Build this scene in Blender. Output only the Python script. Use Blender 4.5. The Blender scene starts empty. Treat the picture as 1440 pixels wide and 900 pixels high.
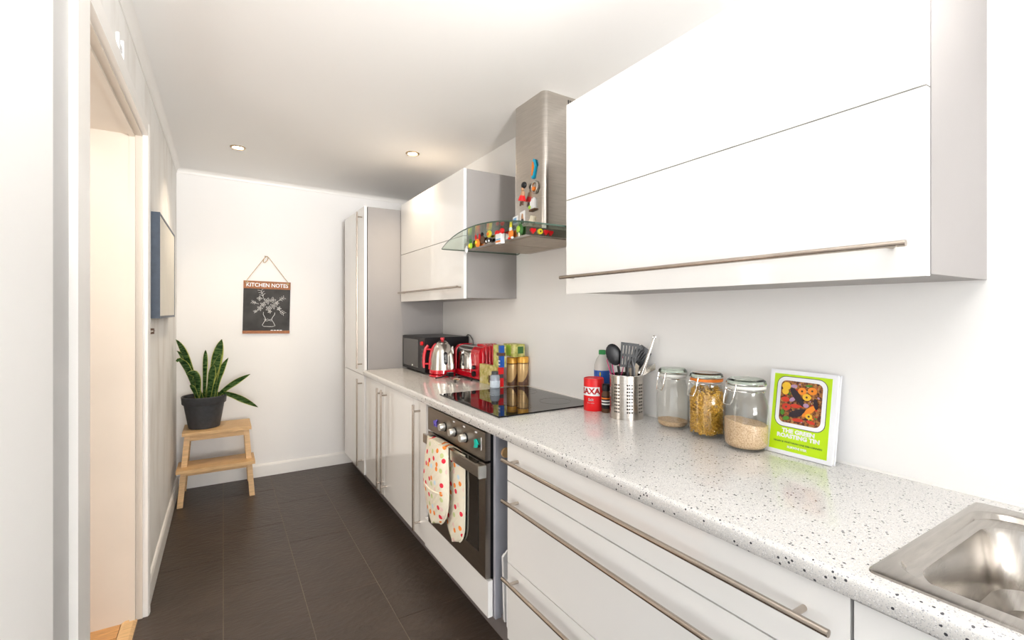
import bpy, bmesh, math, random
from mathutils import Vector, Matrix
random.seed(7)
PI = math.pi
C = bpy.context.scene.collection
S = bpy.context.scene

# ------------------------------------------------------------------ camera
TH = math.atan(406 / 664.0)
cam = bpy.data.cameras.new('camera'); camo = bpy.data.objects.new('camera', cam); C.objects.link(camo)
camo.location = (0, 0, 1.34); camo.rotation_euler = (PI / 2, 0, -TH)
cam.sensor_width = 36.0; cam.lens = 664 / 1440 * 36; cam.shift_y = -12 / 1440; cam.clip_start = 0.02
S.camera = camo

# ------------------------------------------------------------------ world, daylight and added fill lights
w = bpy.data.worlds.new('world'); S.world = w; w.use_nodes = True
w.node_tree.nodes['Background'].inputs[0].default_value = (0.86, 0.93, 1.0, 1)
w.node_tree.nodes['Background'].inputs[1].default_value = 0.9

def area(name, loc, rot, sx, sy, power, col):
    l = bpy.data.lights.new(name, 'AREA'); l.shape = 'RECTANGLE'; l.size = sx; l.size_y = sy
    l.energy = power; l.color = col
    o = bpy.data.objects.new(name, l); C.objects.link(o); o.location = loc; o.rotation_euler = rot
    return o
area('window_daylight', (0.0, -6.18, 1.42), (PI / 2, 0, 0), 2.6, 1.7, 85, (0.97, 0.985, 1.0))
area('added_upward_fill', (0.0, -6.25, 0.75), (PI / 2 + math.radians(50), 0, 0), 2.6, 1.2, 85, (1.0, 0.98, 0.95))  # fill light added behind the camera, tilted up to lift the ceiling
area('added_side_fill', (-1.78, -0.95, 1.3), (PI / 2, 0, -PI / 2), 1.9, 1.9, 2.5, (1.0, 0.99, 0.97))  # unseen fill added from the side for the near fronts and wall

up_ = area('added_ceiling_fill', (0.45, -0.95, 1.74), (PI - math.radians(62), 0, 0), 0.22, 0.22, 15, (1.0, 0.98, 0.95)); up_.data.spread = math.radians(80)  # added fill aimed at the ceiling, out of view, no lamp modelled

S.view_settings.view_transform = 'Standard'; S.view_settings.look = 'None'
S.view_settings.exposure = 1.14; S.view_settings.gamma = 1.0
S.view_settings.use_curve_mapping = False

# ------------------------------------------------------------------ materials
MATS = {}
def nodes(m):
    m.use_nodes = True; nt = m.node_tree
    return nt, nt.nodes, nt.links, nt.nodes['Principled BSDF']
def mat(name, col, rough=0.5, metal=0.0, var=0.0, vscale=8.0, bump=0.0, bscale=60.0, spec=0.5, coat=0.0,
        trans=0.0, ior=1.45, stretch=None, emit=None, estr=0.0, alpha=None):
    m = bpy.data.materials.new(name); MATS[name] = m
    nt, N, L, b = nodes(m)
    b.inputs['Base Color'].default_value = (*col, 1); b.inputs['Roughness'].default_value = rough
    b.inputs['Metallic'].default_value = metal; b.inputs['Specular IOR Level'].default_value = spec
    b.inputs['Coat Weight'].default_value = coat; b.inputs['Coat Roughness'].default_value = 0.04
    b.inputs['Transmission Weight'].default_value = trans; b.inputs['IOR'].default_value = ior
    if emit: b.inputs['Emission Color'].default_value = (*emit, 1); b.inputs['Emission Strength'].default_value = estr
    if var or bump:
        tc = N.new('ShaderNodeTexCoord'); mp = N.new('ShaderNodeMapping'); L.new(tc.outputs['Object'], mp.inputs[0])
        if stretch: mp.inputs['Scale'].default_value = stretch
    if var:
        n = N.new('ShaderNodeTexNoise'); n.inputs['Scale'].default_value = vscale; n.inputs['Detail'].default_value = 5
        L.new(mp.outputs[0], n.inputs['Vector'])
        r = N.new('ShaderNodeValToRGB'); r.color_ramp.elements[0].position = 0.3; r.color_ramp.elements[1].position = 0.7
        r.color_ramp.elements[0].color = (*[max(0, c * (1 - var)) for c in col], 1)
        r.color_ramp.elements[1].color = (*[min(1, c * (1 + var)) for c in col], 1)
        L.new(n.outputs['Fac'], r.inputs[0]); L.new(r.outputs[0], b.inputs['Base Color'])
    if bump:
        n2 = N.new('ShaderNodeTexNoise'); n2.inputs['Scale'].default_value = bscale; n2.inputs['Detail'].default_value = 4
        L.new(mp.outputs[0], n2.inputs['Vector'])
        bp = N.new('ShaderNodeBump'); bp.inputs['Strength'].default_value = bump; bp.inputs['Distance'].default_value = 0.004
        L.new(n2.outputs['Fac'], bp.inputs['Height']); L.new(bp.outputs[0], b.inputs['Normal'])
    return m

wall_m = mat('wall_paint', (0.89, 0.88, 0.865), 0.75, var=0.015, vscale=1.3, bump=0.12, bscale=30)
wallb_m = mat('wall_paint_back', (0.90, 0.885, 0.87), 0.75, var=0.012, vscale=1.1, bump=0.1, bscale=25)
ceil_m = mat('ceiling_paint', (0.90, 0.89, 0.875), 0.8, var=0.012, vscale=0.8, bump=0.1, bscale=9)
trim_m = mat('trim_gloss', (0.85, 0.83, 0.80), 0.35, var=0.02, vscale=5)
jamb_m = mat('jamb_paint', (0.70, 0.63, 0.55), 0.4, var=0.03, vscale=4)
front_m = mat('gloss_white_front', (0.87, 0.86, 0.84), 0.10, var=0.006, vscale=2, coat=0.6)
carc_m = mat('grey_carcass', (0.325, 0.305, 0.295), 0.42, var=0.03, vscale=3)
cgrey_m = mat('blue_grey_board', (0.36, 0.37, 0.42), 0.4, var=0.04, vscale=4)
plinth_m = mat('plinth_grey', (0.20, 0.175, 0.17), 0.4, var=0.05)
steel_m = mat('brushed_steel', (0.56, 0.52, 0.475), 0.24, 1.0, var=0.08, vscale=12, stretch=(1, 1, 14))
ovsteel_m = mat('oven_steel', (0.36, 0.325, 0.285), 0.28, 1.0, var=0.07, vscale=10, stretch=(1, 1, 30))
handle_m = mat('handle_nickel', (0.50, 0.44, 0.385), 0.26, 1.0, var=0.05, vscale=20)
chrome_m = mat('chrome', (0.82, 0.81, 0.79), 0.08, 1.0, var=0.03, vscale=10)
sink_m = mat('sink_steel', (0.46, 0.43, 0.395), 0.22, 1.0, var=0.1, vscale=14, stretch=(1, 12, 1), bump=0.05, bscale=80)
black_m = mat('black_plastic', (0.010, 0.010, 0.012), 0.34, var=0.2, spec=0.35)
bglass_m = mat('black_glass', (0.008, 0.007, 0.007), 0.03, coat=0.0, spec=0.42, var=0.2)
ovglass_m = mat('oven_glass', (0.018, 0.016, 0.014), 0.06, coat=1.0, var=0.3)
red_m = mat('red_enamel', (0.62, 0.008, 0.022), 0.12, coat=0.8, var=0.05)
redp_m = mat('red_plastic', (0.75, 0.012, 0.015), 0.35, var=0.04)
white_m = mat('white_plastic', (0.82, 0.82, 0.83), 0.35, var=0.02)
dgrey_m = mat('dark_grey_enamel', (0.065, 0.065, 0.068), 0.32, var=0.1)
navy_m = mat('navy_frame', (0.045, 0.065, 0.10), 0.4, var=0.15, vscale=30)
paper_m = mat('cream_paper', (0.80, 0.77, 0.70), 0.7, var=0.03)
wood_m = mat('pale_birch', (0.66, 0.42, 0.20), 0.45, var=0.16, vscale=7, stretch=(2, 14, 14))
parq_m = mat('oak_parquet', (0.58, 0.30, 0.11), 0.4, var=0.25, vscale=6, stretch=(3, 18, 1))
tile_m = mat('slate_tile', (0.050, 0.0345, 0.026), 0.38, var=0.2, vscale=5, bump=0.8, bscale=22, stretch=(1, 2.2, 1))
grout_m = mat('tile_grout', (0.20, 0.155, 0.12), 0.8, var=0.2)
pot_m = mat('charcoal_pot', (0.045, 0.047, 0.052), 0.5, var=0.15, vscale=40, bump=0.1, bscale=90)
soil_m = mat('soil', (0.035, 0.024, 0.016), 0.95, var=0.4, vscale=50, bump=1, bscale=90)
rope_m = mat('jute_string', (0.52, 0.37, 0.2), 0.8, var=0.2, vscale=60)
pine_m = mat('pine_strip', (0.33, 0.115, 0.03), 0.5, var=0.3, vscale=20, stretch=(3, 1, 12))
chalk_m = mat('chalk', (0.8, 0.8, 0.78), 0.9, var=0.1)
board_m = mat('chalkboard', (0.050, 0.048, 0.047), 0.7, var=0.45, vscale=9)
def sheer(name, tint, refl=1.5):
    m = bpy.data.materials.new(name); MATS[name] = m; m.use_nodes = True; nt = m.node_tree; N = nt.nodes; L = nt.links
    N.remove(N['Principled BSDF']); out = N['Material Output']
    a = N.new('ShaderNodeBsdfTransparent'); a.inputs[0].default_value = (*tint, 1)
    g = N.new('ShaderNodeBsdfGlossy'); g.inputs['Roughness'].default_value = 0.02
    lw = N.new('ShaderNodeLayerWeight'); lw.inputs['Blend'].default_value = 0.5
    pw = N.new('ShaderNodeMath'); pw.operation = 'POWER'; L.new(lw.outputs['Facing'], pw.inputs[0]); pw.inputs[1].default_value = 4.0
    ma = N.new('ShaderNodeMath'); ma.operation = 'MULTIPLY_ADD'; L.new(pw.outputs[0], ma.inputs[0]); ma.inputs[1].default_value = 0.55; ma.inputs[2].default_value = refl
    mx = N.new('ShaderNodeMixShader'); L.new(ma.outputs[0], mx.inputs[0]); L.new(a.outputs[0], mx.inputs[1]); L.new(g.outputs[0], mx.inputs[2]); L.new(mx.outputs[0], out.inputs['Surface'])
    return m
glass_m = sheer('clear_glass', (0.972, 0.975, 0.968), 0.035)
gglass_m = mat('green_glass', (0.55, 0.72, 0.62), 0.02, trans=1.0, ior=1.4)
lidg_m = mat('lid_glass', (0.72, 0.84, 0.74), 0.03, trans=1.0, ior=1.45)
hoodglass_m = sheer('hood_glass', (0.84, 0.90, 0.86), 0.03)
edge_m = mat('glass_edge', (0.05, 0.085, 0.065), 0.1, var=0.1)
filt_m = mat('filter_mesh', (0.42, 0.36, 0.29), 0.45, 0.9, var=0.1, vscale=20)
greenp_m = mat('green_plastic', (0.02, 0.25, 0.06), 0.4)
blue_m = mat('blue_print', (0.01, 0.09, 0.42), 0.4)
bluel_m = mat('light_blue_print', (0.18, 0.38, 0.62), 0.45)
cyan_m = mat('cyan_plastic', (0.0, 0.42, 0.68), 0.35)
teal_m = mat('teal_felt', (0.0, 0.45, 0.36), 0.7)
purple_m = mat('purple_felt', (0.16, 0.12, 0.55), 0.7)
orange_m = mat('orange_paint', (0.85, 0.22, 0.02), 0.4)
yellow_m = mat('yellow_paint', (0.82, 0.66, 0.03), 0.4)
lime_m = mat('lime_paint', (0.36, 0.58, 0.04), 0.45)
dgreen_m = mat('dark_green_paint', (0.04, 0.14, 0.03), 0.4)
skin_m = mat('tan_paint', (0.45, 0.24, 0.13), 0.5)
cream_m = mat('cream_paint', (0.78, 0.70, 0.55), 0.5)
pink_m = mat('pink_silicone', (0.62, 0.06, 0.20), 0.35)
brown_m = mat('brown_paint', (0.10, 0.045, 0.02), 0.5)
bronze_m = mat('spot_ring', (0.55, 0.42, 0.28), 0.3, 1.0)
gold_m = mat('canister_gold', (0.72, 0.48, 0.22), 0.25, 0.35, var=0.08, vscale=10)
coffee_m = mat('coffee_print', (0.13, 0.06, 0.035), 0.4, var=0.3, vscale=60)
lidgold_m = mat('canister_lid', (0.80, 0.42, 0.06), 0.3, 0.2)
lamp_m = mat('lamp_glow', (1, 1, 1), 0.5, emit=(1.0, 0.80, 0.52), estr=14)
smoke_m = mat('smoky_plastic', (0.34, 0.38, 0.44), 0.12, var=0.1)
silverpl_m = mat('silver_plastic', (0.60, 0.60, 0.57), 0.3, 0.7)
bookg_m = mat('lime_cover', (0.50, 0.76, 0.0), 0.4)
bookw_m = mat('white_cover', (0.85, 0.86, 0.90), 0.35)
brist_m = mat('bristle', (0.62, 0.53, 0.42), 0.8, var=0.15, vscale=80)
rim_m = mat('matte_steel', (0.50, 0.455, 0.41), 0.35, 1.0, var=0.05)

# worktop: pale speckled stone
def stone():
    m = bpy.data.materials.new('speckled_stone'); nt, N, L, b = nodes(m)
    b.inputs['Roughness'].default_value = 0.13; b.inputs['Coat Weight'].default_value = 0.35; b.inputs['Coat Roughness'].default_value = 0.06
    tc = N.new('ShaderNodeTexCoord')
    def vor(scale, thr, seedoff):
        mp = N.new('ShaderNodeMapping'); mp.inputs['Location'].default_value = (seedoff, seedoff * 2, 0); L.new(tc.outputs['Object'], mp.inputs[0])
        v = N.new('ShaderNodeTexVoronoi'); v.inputs['Scale'].default_value = scale; L.new(mp.outputs[0], v.inputs['Vector'])
        s = N.new('ShaderNodeSeparateColor'); L.new(v.outputs['Color'], s.inputs[0])
        # chip where the cell's random value is high and we are near its centre
        g = N.new('ShaderNodeMath'); g.operation = 'GREATER_THAN'; L.new(s.outputs[0], g.inputs[0]); g.inputs[1].default_value = thr
        d = N.new('ShaderNodeMath'); d.operation = 'LESS_THAN'; L.new(v.outputs['Distance'], d.inputs[0]); d.inputs[1].default_value = 0.40
        x = N.new('ShaderNodeMath'); x.operation = 'MULTIPLY'; L.new(g.outputs[0], x.inputs[0]); L.new(d.outputs[0], x.inputs[1])
        return x, s
    def mix(fac, a, col):
        mx = N.new('ShaderNodeMix'); mx.data_type = 'RGBA'; L.new(fac, mx.inputs['Factor'])
        if isinstance(a, tuple): mx.inputs['A'].default_value = (*a, 1)
        else: L.new(a, mx.inputs['A'])
        mx.inputs['B'].default_value = (*col, 1); return mx.outputs['Result']
    a1, _ = vor(330, 0.55, 1.3); a2, _ = vor(290, 0.80, 4.1); a3, _ = vor(480, 0.62, 7.7); a4, _ = vor(170, 0.935, 2.2)
    c = mix(a1.outputs[0], (0.68, 0.665, 0.64), (0.82, 0.81, 0.80))
    c = mix(a3.outputs[0], c, (0.50, 0.50, 0.51))
    c = mix(a2.outputs[0], c, (0.34, 0.34, 0.36))
    c = mix(a4.outputs[0], c, (0.06, 0.06, 0.07))
    L.new(c, b.inputs['Base Color'])
    return m
stone_m = stone()

# left wall: same paint with smudges
def smudged():
    m = mat('wall_paint_left', (0.86, 0.85, 0.83), 0.7, bump=0.15, bscale=18)
    nt = m.node_tree; N = nt.nodes; L = nt.links; b = N['Principled BSDF']
    tc = N.new('ShaderNodeTexCoord'); mp = N.new('ShaderNodeMapping'); mp.inputs['Scale'].default_value = (1, 3.2, 1.1); L.new(tc.outputs['Object'], mp.inputs[0])
    n = N.new('ShaderNodeTexNoise'); n.inputs['Scale'].default_value = 2.4; n.inputs['Detail'].default_value = 6; L.new(mp.outputs[0], n.inputs['Vector'])
    r = N.new('ShaderNodeValToRGB'); r.color_ramp.elements[0].position = 0.46; r.color_ramp.elements[1].position = 0.78
    r.color_ramp.elements[0].color = (0.86, 0.85, 0.83, 1); r.color_ramp.elements[1].color = (0.70, 0.67, 0.63, 1)
    L.new(n.outputs['Fac'], r.inputs[0]); L.new(r.outputs[0], b.inputs['Base Color'])
    return m
left_m = smudged()

# quilted dotted cloth
def dotted():
    m = bpy.data.materials.new('dotted_cloth'); nt, N, L, b = nodes(m)
    b.inputs['Roughness'].default_value = 0.9
    tc = N.new('ShaderNodeTexCoord'); sx = N.new('ShaderNodeSeparateXYZ'); mp = N.new('ShaderNodeCombineXYZ'); L.new(tc.outputs['Object'], sx.inputs[0]); L.new(sx.outputs['Y'], mp.inputs['X']); L.new(sx.outputs['Z'], mp.inputs['Y'])
    v = N.new('ShaderNodeTexVoronoi'); v.voronoi_dimensions = '2D'; v.inputs['Scale'].default_value = 24; v.inputs['Randomness'].default_value = 0.75; L.new(mp.outputs[0], v.inputs['Vector'])
    lt = N.new('ShaderNodeMath'); lt.operation = 'LESS_THAN'; lt.inputs[1].default_value = 0.25; L.new(v.outputs['Distance'], lt.inputs[0])
    s = N.new('ShaderNodeSeparateColor'); L.new(v.outputs['Color'], s.inputs[0])
    r = N.new('ShaderNodeValToRGB'); r.color_ramp.interpolation = 'CONSTANT'
    e = r.color_ramp.elements; e[0].position = 0; e[0].color = (0.72, 0.02, 0.05, 1); e[1].position = 0.36; e[1].color = (0.85, 0.24, 0.03, 1)
    for p, c in ((0.56, (0.55, 0.62, 0.28, 1)), (0.68, (0.55, 0.70, 0.80, 1)), (0.80, (0.80, 0.58, 0.52, 1)), (0.9, (0.75, 0.70, 0.55, 1))):
        x = e.new(p); x.color = c
    L.new(s.outputs[0], r.inputs[0])
    mx = N.new('ShaderNodeMix'); mx.data_type = 'RGBA'; L.new(lt.outputs[0], mx.inputs['Factor'])
    mx.inputs['A'].default_value = (0.78, 0.72, 0.58, 1); L.new(r.outputs[0], mx.inputs['B']); L.new(mx.outputs['Result'], b.inputs['Base Color'])
    w1 = N.new('ShaderNodeTexWave'); w1.inputs['Scale'].default_value = 22; w1.bands_direction = 'DIAGONAL'; w1.inputs['Distortion'].default_value = 1.0; L.new(tc.outputs['Object'], w1.inputs['Vector'])
    bp = N.new('ShaderNodeBump'); bp.inputs['Strength'].default_value = 0.35; bp.inputs['Distance'].default_value = 0.003; L.new(w1.outputs['Fac'], bp.inputs['Height']); L.new(bp.outputs[0], b.inputs['Normal'])
    return m
dot_m = dotted()

def blotch(name, cols, scale, rough=0.45):
    m = bpy.data.materials.new(name); nt, N, L, b = nodes(m); b.inputs['Roughness'].default_value = rough
    tc = N.new('ShaderNodeTexCoord'); n = N.new('ShaderNodeTexNoise'); n.inputs['Scale'].default_value = scale; n.inputs['Detail'].default_value = 6; n.inputs['Roughness'].default_value = 0.65
    L.new(tc.outputs['Object'], n.inputs['Vector']); r = N.new('ShaderNodeValToRGB'); e = r.color_ramp.elements
    k = len(cols)
    e[0].position = 0.32; e[0].color = (*cols[0], 1); e[1].position = 0.68; e[1].color = (*cols[-1], 1)
    for i in range(1, k - 1): x = e.new(0.32 + 0.36 * i / (k - 1)); x.color = (*cols[i], 1)
    L.new(n.outputs['Fac'], r.inputs[0]); L.new(r.outputs[0], b.inputs['Base Color']); return m
teabox_m = blotch('tea_field_print', [(0.20, 0.19, 0.03), (0.52, 0.44, 0.10), (0.68, 0.58, 0.26), (0.80, 0.74, 0.52)], 26)
teabox2_m = blotch('tea_hill_print', [(0.24, 0.24, 0.05), (0.52, 0.50, 0.12), (0.76, 0.70, 0.38)], 30)
rice_m = blotch('brown_rice', [(0.38, 0.22, 0.11), (0.66, 0.46, 0.28), (0.80, 0.63, 0.43)], 260, 0.7)
pasta_m = mat('dry_pasta', (0.95, 0.53, 0.07), 0.5, var=0.12, vscale=60)
food_m = blotch('roast_mix', [(0.02, 0.008, 0.008), (0.10, 0.02, 0.01), (0.42, 0.16, 0.03), (0.50, 0.28, 0.10)], 120)

def leafmat():
    m = bpy.data.materials.new('leaf_green'); nt, N, L, b = nodes(m); b.inputs['Roughness'].default_value = 0.35
    tc = N.new('ShaderNodeTexCoord'); mp = N.new('ShaderNodeMapping'); mp.inputs['Scale'].default_value = (1, 1, 4.5); L.new(tc.outputs['Object'], mp.inputs[0])
    n = N.new('ShaderNodeTexNoise'); n.inputs['Scale'].default_value = 22; n.inputs['Detail'].default_value = 3; n.inputs['Distortion'].default_value = 0.8
    L.new(mp.outputs[0], n.inputs['Vector']); r = N.new('ShaderNodeValToRGB'); e = r.color_ramp.elements
    e[0].position = 0.42; e[0].color = (0.016, 0.075, 0.014, 1); e[1].position = 0.62; e[1].color = (0.16, 0.29, 0.09, 1)
    L.new(n.outputs['Fac'], r.inputs[0]); L.new(r.outputs[0], b.inputs['Base Color']); return m
leaf_m = leafmat()
leafedge_m = mat('leaf_margin', (0.62, 0.66, 0.16), 0.4, var=0.2)

# ------------------------------------------------------------------ mesh helpers
def finish(bm, bev=0.0, seg=2, ang=30):
    if bev:
        es = [e for e in bm.edges if len(e.link_faces) == 2 and e.calc_face_angle(0) > math.radians(ang)]
        bmesh.ops.bevel(bm, geom=es, offset=bev, segments=seg, affect='EDGES', clamp_overlap=True)
def obj(name, bm, m, parent=None, smooth=False, off=None, ang=35, label=None):
    if off is not None: bmesh.ops.translate(bm, verts=bm.verts, vec=-Vector(off))
    bmesh.ops.recalc_face_normals(bm, faces=bm.faces)
    me = bpy.data.meshes.new(name)
    if smooth:
        for f in bm.faces: f.smooth = True
        for e in bm.edges:
            if len(e.link_faces) == 2 and e.calc_face_angle(0) > math.radians(ang): e.smooth = False
    bm.to_mesh(me); bm.free()
    for q in (m if isinstance(m, (list, tuple)) else [m]): me.materials.append(q)
    o = bpy.data.objects.new(name, me); C.objects.link(o)
    if parent: o.parent = parent
    if label: o['label'] = label
    return o
def thing(name, label, cat, loc=(0, 0, 0), rot=(0, 0, 0), group=None):
    o = bpy.data.objects.new(name, None); C.objects.link(o); o.empty_display_size = 0.05
    o.location = loc; o.rotation_euler = rot; o['label'] = label; o['category'] = cat
    if group: o['group'] = group
    return o
def tag(o, label, cat, group=None):
    o['label'] = label; o['category'] = cat
    if group: o['group'] = group
    return o
def struct(name, label=None, loc=(0, 0, 0)):
    o = bpy.data.objects.new(name, None); C.objects.link(o); o.location = loc; o['kind'] = 'structure'
    if label: o['label'] = label
    return o
def smesh(name, bm, m, label, cat=None, smooth=False):
    o = obj(name, bm, m, smooth=smooth); o['kind'] = 'structure'; o['label'] = label; o['category'] = cat or name.split('_')[0]
    return o

def box(bm, x0, x1, y0, y1, z0, z1, mi=0):
    vs = [bm.verts.new(p) for p in ((x0, y0, z0), (x1, y0, z0), (x1, y1, z0), (x0, y1, z0), (x0, y0, z1), (x1, y0, z1), (x1, y1, z1), (x0, y1, z1))]
    for q in ((0, 3, 2, 1), (4, 5, 6, 7), (0, 1, 5, 4), (1, 2, 6, 5), (2, 3, 7, 6), (3, 0, 4, 7)):
        f = bm.faces.new([vs[i] for i in q]); f.material_index = mi
    return bm
def B(x0, x1, y0, y1, z0, z1, bev=0.0, seg=2):
    bm = bmesh.new(); box(bm, x0, x1, y0, y1, z0, z1); finish(bm, bev, seg); return bm
def prism(bm, pts, plane, a, b, mi=0):
    """closed outline pts in a plane, extruded along the third axis from a to b"""
    def mk(p, t):
        if plane == 'yz': return (t, p[0], p[1])
        if plane == 'xz': return (p[0], t, p[1])
        return (p[0], p[1], t)
    va = [bm.verts.new(mk(p, a)) for p in pts]; vb = [bm.verts.new(mk(p, b)) for p in pts]
    n = len(pts)
    fs = [bm.faces.new(va), bm.faces.new(vb[::-1])]
    for i in range(n): fs.append(bm.faces.new((va[i], vb[i], vb[(i + 1) % n], va[(i + 1) % n])))
    for f in fs: f.material_index = mi
    return bm
def PR(pts, plane, a, b, bev=0.0):
    bm = bmesh.new(); prism(bm, pts, plane, a, b); finish(bm, bev); return bm
def frame_axes(d):
    d = d.normalized(); u = Vector((0, 0, 1)) if abs(d.z) < 0.9 else Vector((1, 0, 0))
    a = d.cross(u).normalized(); return a, d.cross(a).normalized()
def tube(bm, pts, r, seg=10, closed=False, mi=0, cap=True, flat=1.0):
    pts = [Vector(p) for p in pts]; n = len(pts); rs = r if isinstance(r, (list, tuple)) else [r] * n
    rings = []; pa = None
    for i, p in enumerate(pts):
        if closed: d = pts[(i + 1) % n] - pts[i - 1]
        else: d = pts[min(i + 1, n - 1)] - pts[max(i - 1, 0)]
        d = d.normalized()
        if pa is None: a, c = frame_axes(d)
        else: a = (pa - d * pa.dot(d)).normalized(); c = d.cross(a)
        pa = a
        rings.append([bm.verts.new(p + (a * math.cos(t) + c * math.sin(t) * flat) * rs[i]) for t in [2 * PI * k / seg for k in range(seg)]])
    m = n if closed else n - 1
    for i in range(m):
        A, Bq = rings[i], rings[(i + 1) % n]
        for k in range(seg):
            f = bm.faces.new((A[k], A[(k + 1) % seg], Bq[(k + 1) % seg], Bq[k])); f.material_index = mi
    if cap and not closed:
        for R in (rings[0], rings[-1]): f = bm.faces.new(R); f.material_index = mi
    return bm
def T(pts, r, seg=10, closed=False, flat=1.0):
    return tube(bmesh.new(), pts, r, seg, closed, flat=flat)
def lathe(bm, prof, seg=32, c=(0, 0, 0), mi=0, a0=0, a1=2 * PI):
    full = abs(a1 - a0 - 2 * PI) < 1e-6; k = seg if full else seg + 1
    rings = []
    for r, z in prof:
        if r < 1e-6: rings.append([bm.verts.new((c[0], c[1], c[2] + z))])
        else: rings.append([bm.verts.new((c[0] + r * math.cos(a0 + (a1 - a0) * i / seg), c[1] + r * math.sin(a0 + (a1 - a0) * i / seg), c[2] + z)) for i in range(k)])
    for A, D in zip(rings, rings[1:]):
        for i in range(seg):
            j = (i + 1) % k
            if len(A) == 1 and len(D) == 1: continue
            if len(A) == 1: f = bm.faces.new((A[0], D[i], D[j]))
            elif len(D) == 1: f = bm.faces.new((A[i], A[j], D[0]))
            else: f = bm.faces.new((A[i], A[j], D[j], D[i]))
            f.material_index = mi
    return bm
def LA(prof, seg=32, c=(0, 0, 0)): return lathe(bmesh.new(), prof, seg, c)
def ball(bm, c, r, sx=1, sy=1, sz=1, seg=12, mi=0):
    m = Matrix.Translation(c) @ Matrix.Diagonal((sx, sy, sz, 1))
    g = bmesh.ops.create_uvsphere(bm, u_segments=seg, v_segments=max(6, seg // 2), radius=r, matrix=m)
    for v in g['verts']:
        for f in v.link_faces: f.material_index = mi
    return bm
def rrect(cx, cy, w, h, r, k=5):
    pts = []
    for sx, sy, a in ((1, 1, 0), (-1, 1, PI / 2), (-1, -1, PI), (1, -1, 3 * PI / 2)):
        for i in range(k + 1):
            t = a + PI / 2 * i / k
            pts.append((cx + sx * (w / 2 - r) + r * math.cos(t), cy + sy * (h / 2 - r) + r * math.sin(t)))
    return pts
def circ(cx, cy, r, n=14, ry=None): return [(cx + r * math.cos(2 * PI * i / n), cy + (ry or r) * math.sin(2 * PI * i / n)) for i in range(n)]
def heart(cx, cy, s):
    o = []
    for i in range(20):
        t = 2 * PI * i / 20
        o.append((cx + s * 0.06 * (16 * math.sin(t) ** 3), cy + s * 0.06 * (13 * math.cos(t) - 5 * math.cos(2 * t) - 2 * math.cos(3 * t) - math.cos(4 * t))))
    return o
def text(name, body, size, m, parent, fn=None, mtx=None, bold=0.0, spacing=1.0, align='CENTER', depth=0.0003, lines=1.0):
    cu = bpy.data.curves.new(name, 'FONT'); cu.body = body; cu.size = size; cu.align_x = align; cu.align_y = 'CENTER'
    cu.offset = bold; cu.space_character = spacing; cu.extrude = depth; cu.resolution_u = 3; cu.space_line = lines
    t = bpy.data.objects.new(name + '_tmp', cu); C.objects.link(t); bpy.context.view_layer.update()
    me = bpy.data.meshes.new_from_object(t.evaluated_get(bpy.context.evaluated_depsgraph_get()))
    bpy.data.objects.remove(t); bpy.data.curves.remove(cu)
    if mtx is not None: me.transform(mtx)
    if fn:
        for v in me.vertices: v.co = fn(v.co)
    me.materials.clear(); me.materials.append(m); me.name = name
    o = bpy.data.objects.new(name, me); C.objects.link(o); o.parent = parent
    return o
def mtx_negx(x, y, z):   # text lying in a plane that faces -X
    return Matrix(((0, 0, -1, x), (-1, 0, 0, y), (0, 1, 0, z), (0, 0, 0, 1)))
def mtx_negy(x, y, z):   # faces -Y
    return Matrix(((1, 0, 0, x), (0, 0, -1, y), (0, 1, 0, z), (0, 0, 0, 1)))

# ================================================================== SETTING
XL, XW, YB, YF = -0.30, 1.50, 4.34, -6.0
def cz(x): return 2.42 - 0.017 * (x + 0.3)

# floor: grout bed, then tiles one by one
fl = struct('floor', 'dark slate tile floor laid in staggered columns')
obj('grout_bed', B(-0.32, XW + 0.1, YF - 0.1, YB + 0.1, -0.05, -0.0016), grout_m, fl)
obj('grout_bed', B(-1.75, -0.32, YF - 0.1, 0.62, -0.05, -0.0016), grout_m, fl)
tmesh = {}
def tile(x0, x1, y0, y1):
    g = 0.0014; x0 += g; x1 -= g; y0 += g; y1 -= g
    key = (round(x1 - x0, 3), round(y1 - y0, 3))
    if key not in tmesh:
        bm = B(0, x1 - x0, 0, y1 - y0, -0.012, 0.0, 0.0012, 1)
        o = obj('floor_tile', bm, tile_m, fl); tmesh[key] = o.data
    else:
        o = bpy.data.objects.new('floor_tile', tmesh[key]); C.objects.link(o); o.parent = fl
    o.location = (x0, y0, random.uniform(-0.0008, 0.0004))
    if random.random() < 0.5: pass
PX, PY = 0.325, 0.655
for ci in range(-5, 4):
    x0 = ci * PX; x1 = x0 + PX
    ph = 3.655 if ci % 2 else 3.98
    if ci == -1: x0 = -0.316
    if ci < -1 : x0, x1 = ci * PX + 0.0, (ci + 1) * PX
    if ci == -2: x1 = -0.316
    for j in range(-2, 17):
        y1 = ph + PY - j * PY; y0 = y1 - PY
        y1 = min(y1, YB); y0 = max(y0, YF)
        if ci < -1: y1 = min(y1, 0.6)
        if y1 - y0 > 0.02: tile(x0, x1, y0, y1)

smesh('ceiling', PR([(-1.75, cz(-1.75)), (1.62, cz(1.62)), (1.62, 2.56), (-1.75, 2.56)], 'xz', YF - 0.1, YB + 0.1), ceil_m, 'off-white painted ceiling with two recessed spotlights')
smesh('wall_right', B(XW, XW + 0.1, YF - 0.1, YB + 0.1, -0.05, 2.6), wall_m, 'white painted wall behind the worktop and wall cabinets')
smesh('wall_back', B(-0.45, XW + 0.05, YB, YB + 0.1, -0.05, 2.6), wallb_m, 'white end wall where the chalkboard hangs')
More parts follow.
